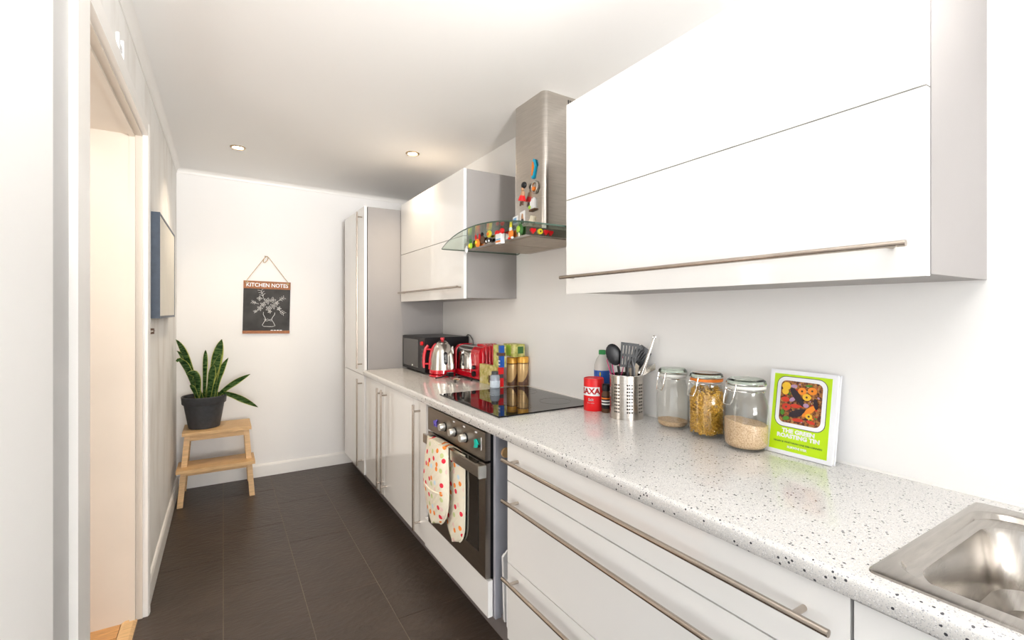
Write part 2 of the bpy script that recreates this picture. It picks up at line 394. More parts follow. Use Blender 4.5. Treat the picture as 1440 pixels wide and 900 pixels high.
# left wall with doorway
wl = bmesh.new()
box(wl, XL - 0.17, XL, 2.62, YB + 0.05, -0.05, 2.6)
box(wl, XL - 0.17, XL, 1.49, 2.62, 2.13, 2.6)
box(wl, XL - 0.17, XL, 0.6, 1.49, -0.05, 2.6)
smesh('wall_left', wl, left_m, 'smudged white left wall with the doorway cut through it')
smesh('wall_pier', B(XL - 0.02, -0.268, 0.45, 1.185, -0.02, cz(-0.3)), wall_m, 'bright white projecting pier at the far left edge', 'wall')
smesh('wall_return', B(-1.75, XL - 0.15, 0.6, 0.7, -0.05, 2.6), wall_m, 'white return wall beside the doorway, behind the camera', 'wall')
ws = bmesh.new()
box(ws, -1.75, -1.65, YF - 0.1, -1.9, -0.05, 2.6); box(ws, -1.75, -1.65, 0.0, 0.7, -0.05, 2.6)
box(ws, -1.75, -1.65, -1.9, 0.0, 2.25, 2.6); box(ws, -1.75, -1.65, -1.9, 0.0, -0.05, 0.35)
smesh('wall_side', ws, wall_m, 'white wall with a wide window behind the camera', 'wall')
wf = bmesh.new()
box(wf, -1.75, -1.3, YF - 0.1, YF, -0.05, 2.6); box(wf, 1.3, 1.6, YF - 0.1, YF, -0.05, 2.6)
box(wf, -1.3, 1.3, YF - 0.1, YF, -0.05, 0.57); box(wf, -1.3, 1.3, YF - 0.1, YF, 2.27, 2.6)
smesh('wall_front', wf, wall_m, 'white wall behind the camera with a wide window')
w1 = struct('window_1', 'white framed window behind the camera')
wb = bmesh.new()
for a in ((-1.3, -1.25), (-0.45, -0.4), (0.4, 0.45), (1.25, 1.3)): box(wb, a[0], a[1], YF - 0.07, YF - 0.02, 0.57, 2.27)
box(wb, -1.3, 1.3, YF - 0.068, YF - 0.022, 0.57, 0.62); box(wb, -1.3, 1.3, YF - 0.068, YF - 0.022, 2.22, 2.27)
obj('window_frame', wb, trim_m, w1)
obj('window_sill', B(-1.35, 1.35, YF - 0.02, YF + 0.12, 0.55, 0.58, 0.004), trim_m, w1)

# crown moulding (small cove) along the end wall and the left wall
def cove(a, b, horiz, name, label):
    bm = bmesh.new(); prof = []
    R = 0.03
    for i in range(7):
        t = PI / 2 * i / 6; prof.append((R - R * math.sin(t), -R + R * (1 - math.cos(t)) * 1.0))
    prof = [(0, -R - 0.008), (0.004, -R - 0.008)] + [(0.004 + R - R * math.cos(t), -R + R * math.sin(t)) for t in [PI / 2 * i / 6 for i in range(7)]] + [(R + 0.006, 0.0), (R + 0.006, 0.03), (0, 0.03)]
    if horiz == 'back':
        va = [bm.verts.new((a, YB - d, cz(a) + z)) for d, z in prof]; vb = [bm.verts.new((b, YB - d, cz(b) + z)) for d, z in prof]
    else:
        va = [bm.verts.new((XL + d, a, cz(XL) + z)) for d, z in prof]; vb = [bm.verts.new((XL + d, b, cz(XL) + z)) for d, z in prof]
    n = len(prof)
    bm.faces.new(va); bm.faces.new(vb[::-1])
    for i in range(n): bm.faces.new((va[i], vb[i], vb[(i + 1) % n], va[(i + 1) % n]))
    smesh(name, bm, trim_m, label, 'trim', smooth=True)
cove(XL, XW, 'back', 'trim_1', 'narrow cove moulding along the top of the end wall')
cove(1.2, YB, 'left', 'trim_2', 'narrow cove moulding along the top of the left wall')
sk = [(0, 0), (0.016, 0), (0.016, 0.03), (0.014, 0.085), (0.008, 0.098), (0, 0.10)]
smesh('baseboard_back', PR([(YB - d, z) for d, z in sk], 'yz', XL, 0.98), trim_m, 'white baseboard along the end wall', 'baseboard')
bl = bmesh.new(); prism(bl, [(XL + d, z) for d, z in sk], 'xz', 2.672, YB); 
smesh('baseboard_left', bl, trim_m, 'white baseboard along the smudged left wall', 'baseboard')

# doorway
d1 = struct('door_1', 'open white doorway in the left wall', (XL, 2.6, 0)); O = (XL, 2.6, 0)
obj('jamb', B(-0.56, -0.301, 2.60, 2.63, 0, 2.13, 0.002), jamb_m, d1, off=O)
obj('jamb', B(-0.56, -0.301, 1.48, 1.51, 0, 2.13, 0.002), jamb_m, d1, off=O)
obj('lintel', B(-0.56, -0.301, 1.51, 2.60, 2.105, 2.135, 0.002), jamb_m, d1, off=O)
obj('door_stop', B(-0.345, -0.325, 2.588, 2.60, 0, 2.105, 0.001), jamb_m, d1, off=O)
obj('door_stop', B(-0.345, -0.325, 1.51, 2.588, 2.094, 2.105, 0.001), jamb_m, d1, off=O)
def casing(y0, y1):
    return PR([(-0.301, y0), (-0.283, y0), (-0.279, y0 + 0.008), (-0.277, (y0 + y1) / 2), (-0.283, y1 - 0.004), (-0.301, y1)], 'xy', 0.0, 2.165, 0.001)
obj('casing', casing(2.605, 2.672), trim_m, d1, off=O)
obj('casing', B(-0.301, -0.2745, 1.395, 1.505, 0, 2.165, 0.009, 4), trim_m, d1, off=O, smooth=True)
obj('casing', B(-0.301, -0.281, 1.505, 2.605, 2.112, 2.172, 0.003), trim_m, d1, off=O)
smesh('trim_3', B(XL, -0.290, 1.187, 1.394, 0.0, cz(-0.3) - 0.03), mat('strip_grey', (0.55, 0.545, 0.54), 0.5, var=0.03), 'light grey strip between the white pier and the door casing', 'trim')  # grey strip added to give this band of wall its tone
# hallway through the doorway: wooden floor planks, wall
hf = struct('floor_hallway', 'orange oak floor in the hallway past the doorway', (-0.9, 2.0, 0)); HO = (-0.9, 2.0, 0)
obj('subfloor', B(-1.6, -0.318, 0.72, 3.4, -0.05, -0.014), brown_m, hf, off=HO)
for i in range(9):
    y0 = 1.0 + i * 0.25
    for k in range(-1, 4):
        x1 = -0.375 - k * 0.3 - (0.12 if i % 2 else 0)
        if x1 - 0.296 > -0.38: continue
        obj('floor_plank', B(x1 - 0.296, min(x1, -0.375), y0, y0 + 0.246, -0.013, 0.0, 0.0015, 1), parq_m, hf, off=HO)
obj('threshold', PR([(-0.372, -0.012), (-0.318, -0.012), (-0.318, 0.002), (-0.33, 0.009), (-0.36, 0.009), (-0.372, 0.002)], 'xz', 1.51, 2.60), wood_m, hf, off=HO)
hw = bmesh.new(); box(hw, -1.7, -1.6, 0.7, 3.4, -0.05, 2.6); box(hw, -1.6, XL - 0.17, 3.3, 3.4, -0.05, 2.6)
smesh('wall_hallway', hw, wall_m, 'hallway wall past the doorway', 'wall')
box_c = B(-1.7, XL - 0.17, 0.7, 3.4, 2.42, 2.5); smesh('ceiling_hallway', box_c, ceil_m, 'hallway ceiling past the doorway', 'ceiling')
area('added_hallway_top_fill', (-0.95, 2.0, 2.40), (0, 0, 0), 0.4, 0.4, 2.5, (1.0, 0.84, 0.66))  # added hallway fill from above, no fixture there
area('added_hallway_side_fill', (-1.55, 1.95, 1.35), (PI / 2, 0, -PI / 2), 1.0, 2.0, 9, (1.0, 0.97, 0.93))  # added fill through the doorway, brightens the oven and base doors

# ================================================================== RECESSED SPOTS
def spot(x, y, label, power):
    t = thing('ceiling_spotlight', label, 'spotlight', (x, y, cz(x)), group='recessed spotlights in the ceiling')
    obj('bezel', LA([(0.036, 0.004), (0.046, 0.004), (0.046, -0.003), (0.040, -0.007), (0.034, -0.005), (0.033, 0.004)], 28), bronze_m, t, True)
    obj('lamp', LA([(0, -0.0005), (0.030, -0.0005), (0.033, 0.003), (0, 0.003)], 24), lamp_m, t)
    l = bpy.data.lights.new('spot_beam', 'SPOT'); l.energy = power; l.color = (1.0, 0.83, 0.62); l.spot_size = math.radians(118); l.spot_blend = 0.8; l.shadow_soft_size = 0.03
    o = bpy.data.objects.new('spot_beam', l); C.objects.link(o); o.location = (x, y, cz(x) - 0.012)
spot(0.082, 3.57, 'recessed spotlight in ceiling above the plant, left one of two', 14)
spot(1.08, 3.04, 'recessed spotlight in ceiling beside far wall cabinet, right one of two', 15)

# ================================================================== KITCHEN UNITS
def bar_y(name, x, y0, y1, z, wallx, parent, off, r=0.0065, posts=None, m=None):
    bm = bmesh.new(); tube(bm, [(x, y0, z), (x, y1, z)], r, 12)
    for p in (posts or (y0 + 0.035, y1 - 0.035)): tube(bm, [(x, p, z), (wallx + 0.0005, p, z)], r * 0.85, 10)
    return obj(name, bm, m or handle_m, parent, True, off)
def bar_z(name, x, y, z0, z1, wallx, parent, off, r=0.0065, ins=0.035):
    bm = bmesh.new(); tube(bm, [(x, y, z0), (x, y, z1)], r, 12)
    for p in (z0 + ins, z1 - ins): tube(bm, [(x, y, p), (wallx + 0.0005, y, p)], r * 0.85, 10)
    return obj(name, bm, handle_m, parent, True, off)

# near wall cabinet
def wall_cab(label, y0, y1, z0, z1, split, hz, hy, handle_in):
    O = (1.15, (y0 + y1) / 2, z0)
    t = thing('wall_cabinet', label, 'cabinet', O)
    obj('carcass', B(1.171, XW - 0.001, y0, y1, z0 + 0.001, z1 - 0.001, 0.0015), carc_m, t, off=O)
    obj('flap_door', B(1.15, 1.169, y0 + 0.001, y1 - 0.001, split + 0.0018, z1, 0.0014), front_m, t, off=O)
    lo = obj('flap_door', B(1.15, 1.169, y0 + 0.001, y1 - 0.001, z0 - 0.003, split - 0.0018, 0.0014), front_m, t, off=O)
    bar_y('bar_handle', 1.112, hy[0], hy[1], hz, 1.151, lo, O)
    return t
wall_cab('large near white gloss wall cabinet right of the extractor hood', 0.357, 1.472, 1.412, 2.15, 1.775, 1.471, (0.377, 1.462), 0)
wall_cab('smaller far white gloss wall cabinet between hood and tall cupboard', 2.400, 3.495, 1.416, 2.145, 1.766, 1.478, (2.402, 3.44), 0)

# tall cupboard
O = (0.88, 3.83, 0)
tc_ = thing('tall_cupboard', 'tall grey-sided fridge cupboard with white doors at end of run', 'cupboard', O)
obj('carcass', B(0.905, XW - 0.001, 3.512, 4.15, 0.14, 2.11, 0.002), carc_m, tc_, off=O)
for a, b, nm in ((0.142, 0.868, 0), (0.872, 2.113, 1)):
    dr = obj('door', B(0.88, 0.899, 3.513, 4.152, a, b, 0.0014), front_m, tc_, off=O)
    if nm: bar_z('bar_handle', 0.843, 3.575, 0.915, 2.075, 0.881, dr, O)
    else: bar_z('bar_handle', 0.843, 3.575, 0.20, 0.842, 0.881, dr, O)
obj('filler_panel', B(0.93, 0.95, 4.153, 4.338, 0.14, 2.11), carc_m, tc_, off=O)
# base cupboards
def base(label, y0, y1, hy, single=True):
    O = (0.89, (y0 + y1) / 2, 0.14)
    t = thing('base_cupboard', label, 'cupboard', O)
    obj('carcass', B(0.911, XW - 0.002, y0, y1, 0.14, 0.869), carc_m, t, off=O)
    return t, O
t, O = base('base cupboard of two white gloss doors beside the tall cupboard', 2.488, 3.508, 0)
dr = obj('door', B(0.89, 0.909, 3.034, 3.507, 0.142, 0.864, 0.0014), front_m, t, off=O); bar_z('bar_handle', 0.852, 3.078, 0.19, 0.842, 0.891, dr, O)
dr = obj('door', B(0.89, 0.909, 2.490, 3.030, 0.142, 0.864, 0.0014), front_m, t, off=O); bar_z('bar_handle', 0.852, 2.985, 0.19, 0.842, 0.891, dr, O)
t, O = base('narrow white gloss pull-out cupboard immediately left of the oven', 2.30, 2.484, 0)
dr = obj('door', B(0.89, 0.909, 2.302, 2.484, 0.142, 0.864, 0.0014), front_m, t, off=O); bar_z('bar_handle', 0.852, 2.39, 0.19, 0.848, 0.891, dr, O)
# plinth
tag(obj('plinth', B(0.975, 0.99, -0.9, 4.32, 0.0, 0.138, 0.001), plinth_m), 'long dark grey plinth under all the base units', 'plinth')
# oven housing
O = (0.90, 1.95, 0.14)
t = thing('oven_housing', 'grey oven housing with white panel below the oven', 'cupboard', O)
obj('side_panel', B(0.905, XW - 0.002, 1.602, 1.620, 0.14, 0.869, 0.001), cgrey_m, t, off=O)
obj('side_panel', B(0.905, XW - 0.002, 2.245, 2.297, 0.14, 0.869, 0.001), white_m, t, off=O)
obj('base_panel', B(0.905, XW - 0.002, 1.621, 2.244, 0.14, 0.155), carc_m, t, off=O)
obj('drawer_front', B(0.882, 0.903, 1.622, 2.297, 0.142, 0.284, 0.002), front_m, t, off=O)
# oven
O = (0.88, 1.93, 0.29); YO0, YO1 = 1.633, 2.236
ov = thing('built_in_oven', 'stainless steel built-in oven with dark glass door under the hob', 'oven', O)
obj('body', B(0.90, 1.44, YO0 + 0.006, YO1 - 0.006, 0.287, 0.862), black_m, ov, off=O)
pn = obj('control_panel', B(0.875, 0.899, YO0, YO1, 0.752, 0.864, 0.002), ovsteel_m, ov, off=O)
for yk in (2.03, 1.92, 1.81):
    kb = bmesh.new(); M = Matrix.Translation((0.875, yk, 0.805)) @ Matrix.Rotation(-PI / 2, 4, 'Y')
    lathe(kb, [(0, 0.028), (0.0145, 0.028), (0.016, 0.025), (0.0175, 0.004), (0.0175, 0), (0, 0)], 24); bmesh.ops.transform(kb, matrix=M, verts=kb.verts)
    k = obj('knob', kb, silverpl_m, pn, True, O)
    kb = bmesh.new(); lathe(kb, [(0, 0.003), (0.0215, 0.003), (0.0215, 0), (0, 0)], 24); bmesh.ops.transform(kb, matrix=M, verts=kb.verts)
    obj('knob_ring', kb, black_m, pn, True, O)
for yk in (1.925, 1.822, 1.71):
    obj('indicator_mark', PR(circ(yk, 0.850, 0.010, 14, 0.0035), 'yz', 0.8735, 0.876), white_m, pn, off=O)
obj('logo_strip', B(0.8742, 0.8755, 1.663, 1.667, 0.787, 0.838), white_m, pn, off=O)
dr = obj('door', B(0.876, 0.899, YO0, YO1, 0.29, 0.742, 0.002), ovsteel_m, ov, off=O)
obj('glass_panel', B(0.8735, 0.8765, 1.69, 2.18, 0.375, 0.7405, 0.0005), ovglass_m, dr, off=O)
obj('inner_window_line', B(0.8728, 0.8737, 1.905, 1.9085, 0.70, 0.7405), steel_m, dr, off=O)
hb = bmesh.new(); box(hb, 0.836, 0.846, 1.612, 2.205, 0.70, 0.742); box(hb, 0.846, 0.877, 1.64, 1.672, 0.704, 0.738); box(hb, 0.846, 0.877, 2.16, 2.195, 0.704, 0.738); finish(hb, 0.0015)
obj('door_handle', hb, steel_m, dr, off=O)
obj('handle_end', B(0.8345, 0.866, 1.606, 1.616, 0.698, 0.744, 0.0015), silverpl_m, dr, off=O)
obj('brand_mark', B(0.8727, 0.8737, 1.80, 1.812, 0.712, 0.722), chalk_m, dr, off=O)
obj('brand_mark', B(0.8750, 0.8765, 1.90, 1.95, 0.335, 0.339), chalk_m, dr, off=O)
# magnets on the oven
t = thing('fridge_magnet', 'purple animal magnet on the left end of the oven control panel', 'magnet', (0.874, 2.13, 0.805))
pts = [(0.022, -0.004), (0.018, 0.008), (0.006, 0.008), (-0.004, 0.012), (-0.016, 0.017), (-0.021, 0.012), (-0.016, 0.006), (-0.013, 0.002), (-0.014, -0.018), (-0.009, -0.018), (-0.007, -0.006), (0.006, -0.006), (0.008, -0.019), (0.013, -0.019), (0.015, -0.006)]
obj('body', PR(pts, 'yz', -0.006, -0.001), purple_m, t)
t = thing('fridge_magnet', 'turquoise fish magnet on the right end of the oven control panel', 'magnet', (0.874, 1.695, 0.803))
pts = [(0.028, -0.018), (0.018, -0.005), (0.022, 0.016), (0.008, 0.022), (-0.008, 0.010), (-0.016, 0.002), (-0.008, -0.008), (0.006, -0.014), (0.014, -0.013)]
obj('body', PR(pts, 'yz', -0.006, -0.001), teal_m, t); obj('mouth', PR(circ(-0.019, 0.0, 0.006, 10), 'yz', -0.0065, -0.001), black_m, t)

# tray gap: trays and wooden disc
def tray(x, y0, y1, ztop, lab, lean):
    o = bmesh.new(); prism(o, [(0.0, 0), (0.40, 0), (0.40, ztop), (0.02, ztop), (0.0, ztop - 0.02)], 'xz', 0, 0.008); finish(o, 0.002)
    t = thing('plastic_tray', lab, 'tray', (x, y0, 0.156), (lean, 0, 0), 'white trays in the gap')
    obj('panel', o, white_m, t)
    o = bmesh.new(); prism(o, [(0.002, 0.002), (0.012, 0.002), (0.012, ztop - 0.012), (0.002, ztop - 0.022)], 'xz', 0.008, 0.016)
    obj('lip', o, white_m, t)
tray(0.915, 1.548, 0, 0.262, 'white plastic tray leaning in slot beside the oven, taller one', math.radians(-3))
tray(0.905, 1.506, 0, 0.19, 'white plastic tray leaning in slot beside the oven, shorter one in front', math.radians(-2))
kb = bmesh.new(); lathe(kb, [(0, 0), (0.019, 0), (0.020, 0.002), (0.020, 0.008), (0.018, 0.010), (0, 0.010)], 24)
bmesh.ops.transform(kb, matrix=Matrix.Rotation(PI / 2, 4, 'X'), verts=kb.verts)
t = obj('wooden_disc', kb, wood_m, smooth=True); t.location = (0.948, 1.6015, 0.785); tag(t, 'small round wooden disc fixed on the grey panel beside the oven', 'disc')

# drawer unit
O = (0.89, 0.93, 0.14)
du = thing('drawer_unit', 'wide white drawer unit with three full width bar handles', 'drawers', O)
obj('carcass', B(0.911, XW - 0.002, 0.377, 1.486, 0.14, 0.866), carc_m, du, off=O)
for z0, z1, hz in ((0.722, 0.867, 0.808), (0.422, 0.718, 0.662), (0.142, 0.418, 0.383)):
    dr = obj('drawer', B(0.89, 0.909, 0.377, 1.487, z0, z1, 0.0014), front_m, du, off=O)
    bar_y('bar_handle', 0.852, 0.392, 1.462, hz, 0.891, dr, O, r=0.0068, posts=(0.45, 1.415))
O = (0.89, 0.0, 0.14)
su = thing('sink_cupboard', 'white base cupboard under the sink at the right', 'cupboard', O)
obj('carcass', B(0.911, XW - 0.002, -0.65, 0.371, 0.14, 0.75), carc_m, su, off=O)
for a, b in ((-0.14, 0.371), (-0.65, -0.144)):
    dr = obj('door', B(0.89, 0.909, a, b, 0.142, 0.862, 0.0014), front_m, su, off=O)
    bar_z('bar_handle', 0.852, -0.10 if a > -0.2 else -0.18, 0.2, 0.8, 0.891, dr, O)
dr = bmesh.new(); box(dr, 0.93, 1.4, 1.488, 1.600, 0.140, 0.1545)
obj('shelf', dr, plinth_m, du, off=O and (0.89, 0.93, 0.14))

# worktop with rolled front edge
SX0, SX1, SY0, SY1 = 0.930, 1.425, -0.53, 0.355
def nose(x1):
    p = [(x1, 0.872), (x1, 0.91)]
    r = 0.012
    p += [(0.87 + r - r * math.sin(t), 0.91 - r + r * math.cos(t)) for t in [PI / 2 * i / 5 for i in range(6)]]
    p += [(0.87, 0.876), (0.873, 0.872)]
    return p
wt = bmesh.new()
prism(wt, nose(XW - 0.0005), 'xz', SY1, 3.509); prism(wt, nose(SX0), 'xz', -0.65, SY1); 
box(wt, SX1, XW - 0.0005, -0.65, SY1, 0.872, 0.91); box(wt, SX0, SX1, -0.65, SY0, 0.872, 0.91)
tag(obj('worktop', wt, stone_m, smooth=True, ang=40), 'long pale speckled worktop running from tall cupboard to sink', 'worktop')
tag(obj('sealant_strip', PR([(XW - 0.006, 0.9102), (XW - 0.0005, 0.9102), (XW - 0.0005, 0.916)], 'xz', -0.6, 3.5), trim_m), 'thin white sealant strip where the worktop meets the wall', 'sealant')

# sink
O = (1.18, -0.1, 0.912)
sk_ = thing('inset_sink', 'stainless steel inset sink at the bottom right corner', 'sink', O)
def ring(cx, cy, w, h, r, z): return [(x, y, z) for x, y in rrect(cx, cy, w, h, r, 8)]
def rect_b(x0, x1, y0, y1, r, z): return ring((x0 + x1) / 2, (y0 + y1) / 2, x1 - x0, y1 - y0, r, z)
rs = [rect_b(0.908, 1.444, -0.57, 0.362, 0.014, 0.9103), rect_b(0.909, 1.443, -0.569, 0.361, 0.013, 0.9135), rect_b(0.915, 1.437, -0.563, 0.355, 0.012, 0.9150),
      rect_b(0.942, 1.405, -0.205, 0.348, 0.060, 0.9145), rect_b(0.946, 1.401, -0.201, 0.344, 0.058, 0.9120), rect_b(0.951, 1.396, -0.196, 0.338, 0.056, 0.9030),
      rect_b(0.958, 1.388, -0.188, 0.330, 0.060, 0.9000), rect_b(0.964, 1.372, -0.180, 0.322, 0.066, 0.8975), rect_b(0.968, 1.368, -0.176, 0.318, 0.066, 0.888),
      rect_b(0.985, 1.352, -0.160, 0.300, 0.070, 0.790), rect_b(1.005, 1.332, -0.140, 0.280, 0.065, 0.764), rect_b(1.06, 1.28, -0.085, 0.225, 0.05, 0.754), rect_b(1.17, 1.20, 0.04, 0.07, 0.014, 0.751)]
bm = bmesh.new(); rv = [[bm.verts.new(p) for p in r] for r in rs]
for A, D in zip(rv, rv[1:]):
    n = len(A)
    for i in range(n): bm.faces.new((A[i], A[(i + 1) % n], D[(i + 1) % n], D[i]))
bm.faces.new(rv[-1])
obj('basin', bm, sink_m, sk_, True, O, ang=16)
obj('drain', LA([(0, 0.003), (0.012, 0.003), (0.034, 0.002), (0.04, 0.004), (0.043, 0.0)], 28, (1.185, 0.055, 0.7515)), chrome_m, sk_, True, O)
for k in range(6):
    obj('drainer_rib', T([(0.97 + k * 0.075, -0.26, 0.9145), (0.97 + k * 0.075, -0.54, 0.9145)], 0.004, 8), sink_m, sk_, True, O)

# hob
O = (1.21, 1.95, 0.9103)
hob = thing('ceramic_hob', 'black glass ceramic hob set on the worktop under the hood', 'hob', O)
hz = bmesh.new(); prism(hz, [(0.948, 1.652), (1.462, 1.652), (1.462, 2.262), (0.948, 2.262)], 'xy', 0.9105, 0.9165); finish(hz, 0.002)
# one burner zone ring outline each
obj('glass_plate', hz, bglass_m, hob, off=O)
zone_m = mat('zone_print', (0.05, 0.045, 0.045), 0.25)
for cx, cy, r in ((1.10, 1.80, 0.09), (1.10, 2.11, 0.075), (1.34, 1.80, 0.075), (1.34, 2.11, 0.09)):
    obj('burner_ring', LA([(r - 0.0015, 0.0), (r - 0.0015, 0.0003), (r, 0.0003), (r, 0.0)], 40, (cx, cy, 0.9165)), zone_m, hob, off=O)

# ================================================================== HOOD
O = (1.3, 1.95, 1.665)
hd = thing('extractor_hood', 'stainless steel chimney hood with curved glass canopy above hob', 'extractor hood', O)
Y0h, Y1h = 1.685, 2.285
bm = bmesh.new(); prism(bm, [(1.10, Y0h), (XW - 0.001, Y0h), (XW - 0.001, 2.25), (1.10, Y1h)], 'xy', 1.668, 1.704); finish(bm, 0.002)
obj('canopy_body', bm, steel_m, hd, off=O)
for a, b in ((1.705, 1.965), (1.972, 2.235)):
    obj('grease_filter', B(1.14, 1.46, a, b, 1.6645, 1.6685, 0.001), filt_m, hd, off=O)
# chimney with rounded front corners
cy0, cy1, cx0 = 1.826, 2.106, 1.293; r = 0.028
pts = [(XW - 0.001, cy0)] + [(cx0 + r - r * math.sin(t), cy0 + r - r * math.cos(t)) for t in [PI / 2 * i / 6 for i in range(7)]] + [(cx0 + r - r * math.cos(t), cy1 - r + r * math.sin(t)) for t in [PI / 2 * i / 6 for i in range(7)]] + [(XW - 0.001, cy1)]
bm = bmesh.new(); prism(bm, pts, 'xy', 1.704, 2.04); 
obj('lower_duct', bm, steel_m, hd, True, O)
def ins(p, d): return [(min(x + d, XW - 0.001) if x < 1.45 else x, y + (d if y < 1.95 else -d)) for x, y in p]
bm = bmesh.new(); prism(bm, ins(pts, 0.003), 'xy', 2.035, 2.393)
obj('upper_duct', bm, steel_m, hd, True, O)
for k in range(4): obj('vent_slot', B(1.44 + k * 0.011, 1.444 + k * 0.011, cy0 + 0.0015, cy0 + 0.0045, 2.335, 2.375), black_m, hd, off=O)
# curved glass
bm = bmesh.new(); ny, nx = 28, 6; gy0, gy1 = 1.487, 2.385; th_ = 0.006
def gz(y): q = (y - (gy0 + gy1) / 2) / ((gy1 - gy0) / 2); return 1.727 - 0.052 * q * q
def gx(y): q = (y - (gy0 + gy1) / 2) / ((gy1 - gy0) / 2); return 0.975 + 0.035 * q * q
top = []; bot = []
for i in range(ny + 1):
    y = gy0 + (gy1 - gy0) * i / ny; x0 = gx(y)
    top.append([bm.verts.new((x0 + (XW - 0.003 - x0) * j / nx, y, gz(y) + th_)) for j in range(nx + 1)])
    bot.append([bm.verts.new((x0 + (XW - 0.003 - x0) * j / nx, y, gz(y))) for j in range(nx + 1)])
for i in range(ny):
    for j in range(nx):
        bm.faces.new((top[i][j], top[i + 1][j], top[i + 1][j + 1], top[i][j + 1])); bm.faces.new((bot[i][j], bot[i][j + 1], bot[i + 1][j + 1], bot[i + 1][j]))
    f = bm.faces.new((top[i][0], bot[i][0], bot[i + 1][0], top[i + 1][0])); f.material_index = 1
    f = bm.faces.new((top[i][nx], top[i + 1][nx], bot[i + 1][nx], bot[i][nx])); f.material_index = 1
for j in range(nx):
    f = bm.faces.new((top[0][j], top[0][j + 1], bot[0][j + 1], bot[0][j])); f.material_index = 1
    f = bm.faces.new((top[ny][j], bot[ny][j], bot[ny][j + 1], top[ny][j + 1])); f.material_index = 1
obj('glass_canopy', bm, [hoodglass_m, edge_m], hd, True, O, ang=40)

# ---- magnets (on chimney: flat against x = 1.293; on canopy front: x = 1.10; on canopy side: y = 1.685)
def mag(label, x, y, z, parts, cat='magnet', grp='magnets on the extractor hood', rz=0.0):
    t = thing('fridge_magnet', label, cat, (x, y, z), (0, 0, rz), group=grp)
    for nm, pts, m, a, b in parts: obj(nm, PR(pts, 'yz', -b, -a), m, t)
    return t
cxm = 1.2925
mag('blue and orange boomerang shaped magnet, topmost on hood chimney', cxm, 1.898, 2.035,
    [('body', [(0.006, 0.048), (-0.004, 0.042), (-0.014, 0.008), (-0.004, -0.022), (0.004, -0.046), (0.018, -0.048), (0.022, -0.040), (0.012, -0.02), (0.004, 0.006), (0.012, 0.02)], cyan_m, 0, 0.008),
     ('figure', [(0.010, 0.034), (0.002, 0.030), (-0.004, 0.006), (0.006, -0.018), (0.012, -0.034), (0.017, -0.03), (0.014, -0.008), (0.012, 0.012)], orange_m, 0.008, 0.012)])
t = thing('fridge_magnet', 'magnet of a lady in black hat and red skirt on hood chimney', 'magnet', (cxm - 0.009, 1.975, 1.925), group='magnets on the extractor hood')
bm = bmesh.new(); ball(bm, (-0.014, -0.012, 0.04), 0.019, 0.6, 1.1, 0.9); obj('hat', bm, black_m, t, True)
bm = bmesh.new(); ball(bm, (-0.016, -0.004, 0.022), 0.010, 0.8, 1, 1.1); obj('head', bm, skin_m, t, True)
obj('torso', T([(-0.012, -0.002, 0.012), (-0.012, 0.004, -0.012)], [0.009, 0.013], 10), skin_m, t, True)
obj('skirt', T([(-0.012, 0.004, -0.008), (-0.012, 0.009, -0.034)], [0.013, 0.021], 12), redp_m, t, True)
for s in (-1, 1): obj('leg', T([(-0.012, 0.009 + s * 0.008, -0.034), (-0.012, 0.014 + s * 0.010, -0.056)], 0.005, 8), brown_m, t, True)
t = thing('fridge_magnet', 'round grey ring magnet with tan centre on hood chimney', 'magnet', (cxm, 1.893, 1.942), group='magnets on the extractor hood')
obj('ring', T([(-0.006, 0.024 * math.cos(a), 0.026 * math.sin(a)) for a in [2 * PI * i / 20 for i in range(20)]], 0.006, 8, True), steel_m, t, True)
obj('plate', PR(circ(0, 0, 0.022, 20), 'yz', -0.005, -0.001), rim_m, t); obj('motif', PR(circ(0.006, -0.006, 0.010, 12), 'yz', -0.012, -0.005), orange_m, t)
mag('white animal magnet with lime spot and dark base on hood chimney', cxm, 1.91, 1.862,
    [('body', [(0.022, -0.02), (0.02, 0.012), (0.010, 0.020), (0.004, 0.030), (-0.004, 0.022), (-0.012, 0.032), (-0.02, 0.024), (-0.022, -0.02)], white_m, 0, 0.010),
     ('spot', circ(0.020, -0.012, 0.009, 12), lime_m, 0.010, 0.014), ('base', [(0.026, -0.032), (0.026, -0.024), (-0.024, -0.022), (-0.024, -0.030)], brown_m, 0, 0.012)])
mag('cream flower shaped magnet, lowest right on hood chimney', cxm, 1.918, 1.787,
    [('petals', [((0.020 + 0.004 * math.cos(5 * a)) * math.cos(a), (0.022 + 0.004 * math.cos(5 * a)) * math.sin(a)) for a in [2 * PI * i / 25 for i in range(25)]], cream_m, 0, 0.009)])
mag('white photo card magnet with a small figure on hood chimney', cxm, 2.008, 1.815,
    [('card', [(0.024, -0.034), (0.024, 0.028), (-0.020, 0.034), (-0.020, -0.034)], white_m, 0, 0.002), ('figure', [(0.012, -0.032), (0.010, 0.006), (0.004, 0.02), (-0.004, 0.018), (-0.008, -0.004), (-0.015, -0.032)], skin_m, 0.002, 0.004), ('dress', [(0.014, -0.032), (0.008, -0.008), (-0.009, -0.008), (-0.016, -0.032)], black_m, 0.004, 0.005)])
mag('small blue and white card magnet, leftmost on hood chimney', cxm, 2.075, 1.812,
    [('card', [(0.026, -0.022), (0.026, 0.018), (-0.020, 0.022), (-0.020, -0.022)], white_m, 0, 0.002), ('picture', [(0.021, -0.014), (0.021, 0.010), (-0.008, 0.013), (-0.008, -0.014)], bluel_m, 0.002, 0.003)])
fx = 1.0995
def figm(label, y, z, specs):
    t = thing('fridge_magnet', label, 'magnet', (fx, y, z), group='magnets on the extractor hood')
    for nm, c, r, m, sc in specs:
        bm = bmesh.new(); ball(bm, c, r, *sc); obj(nm, bm, m, t, True)
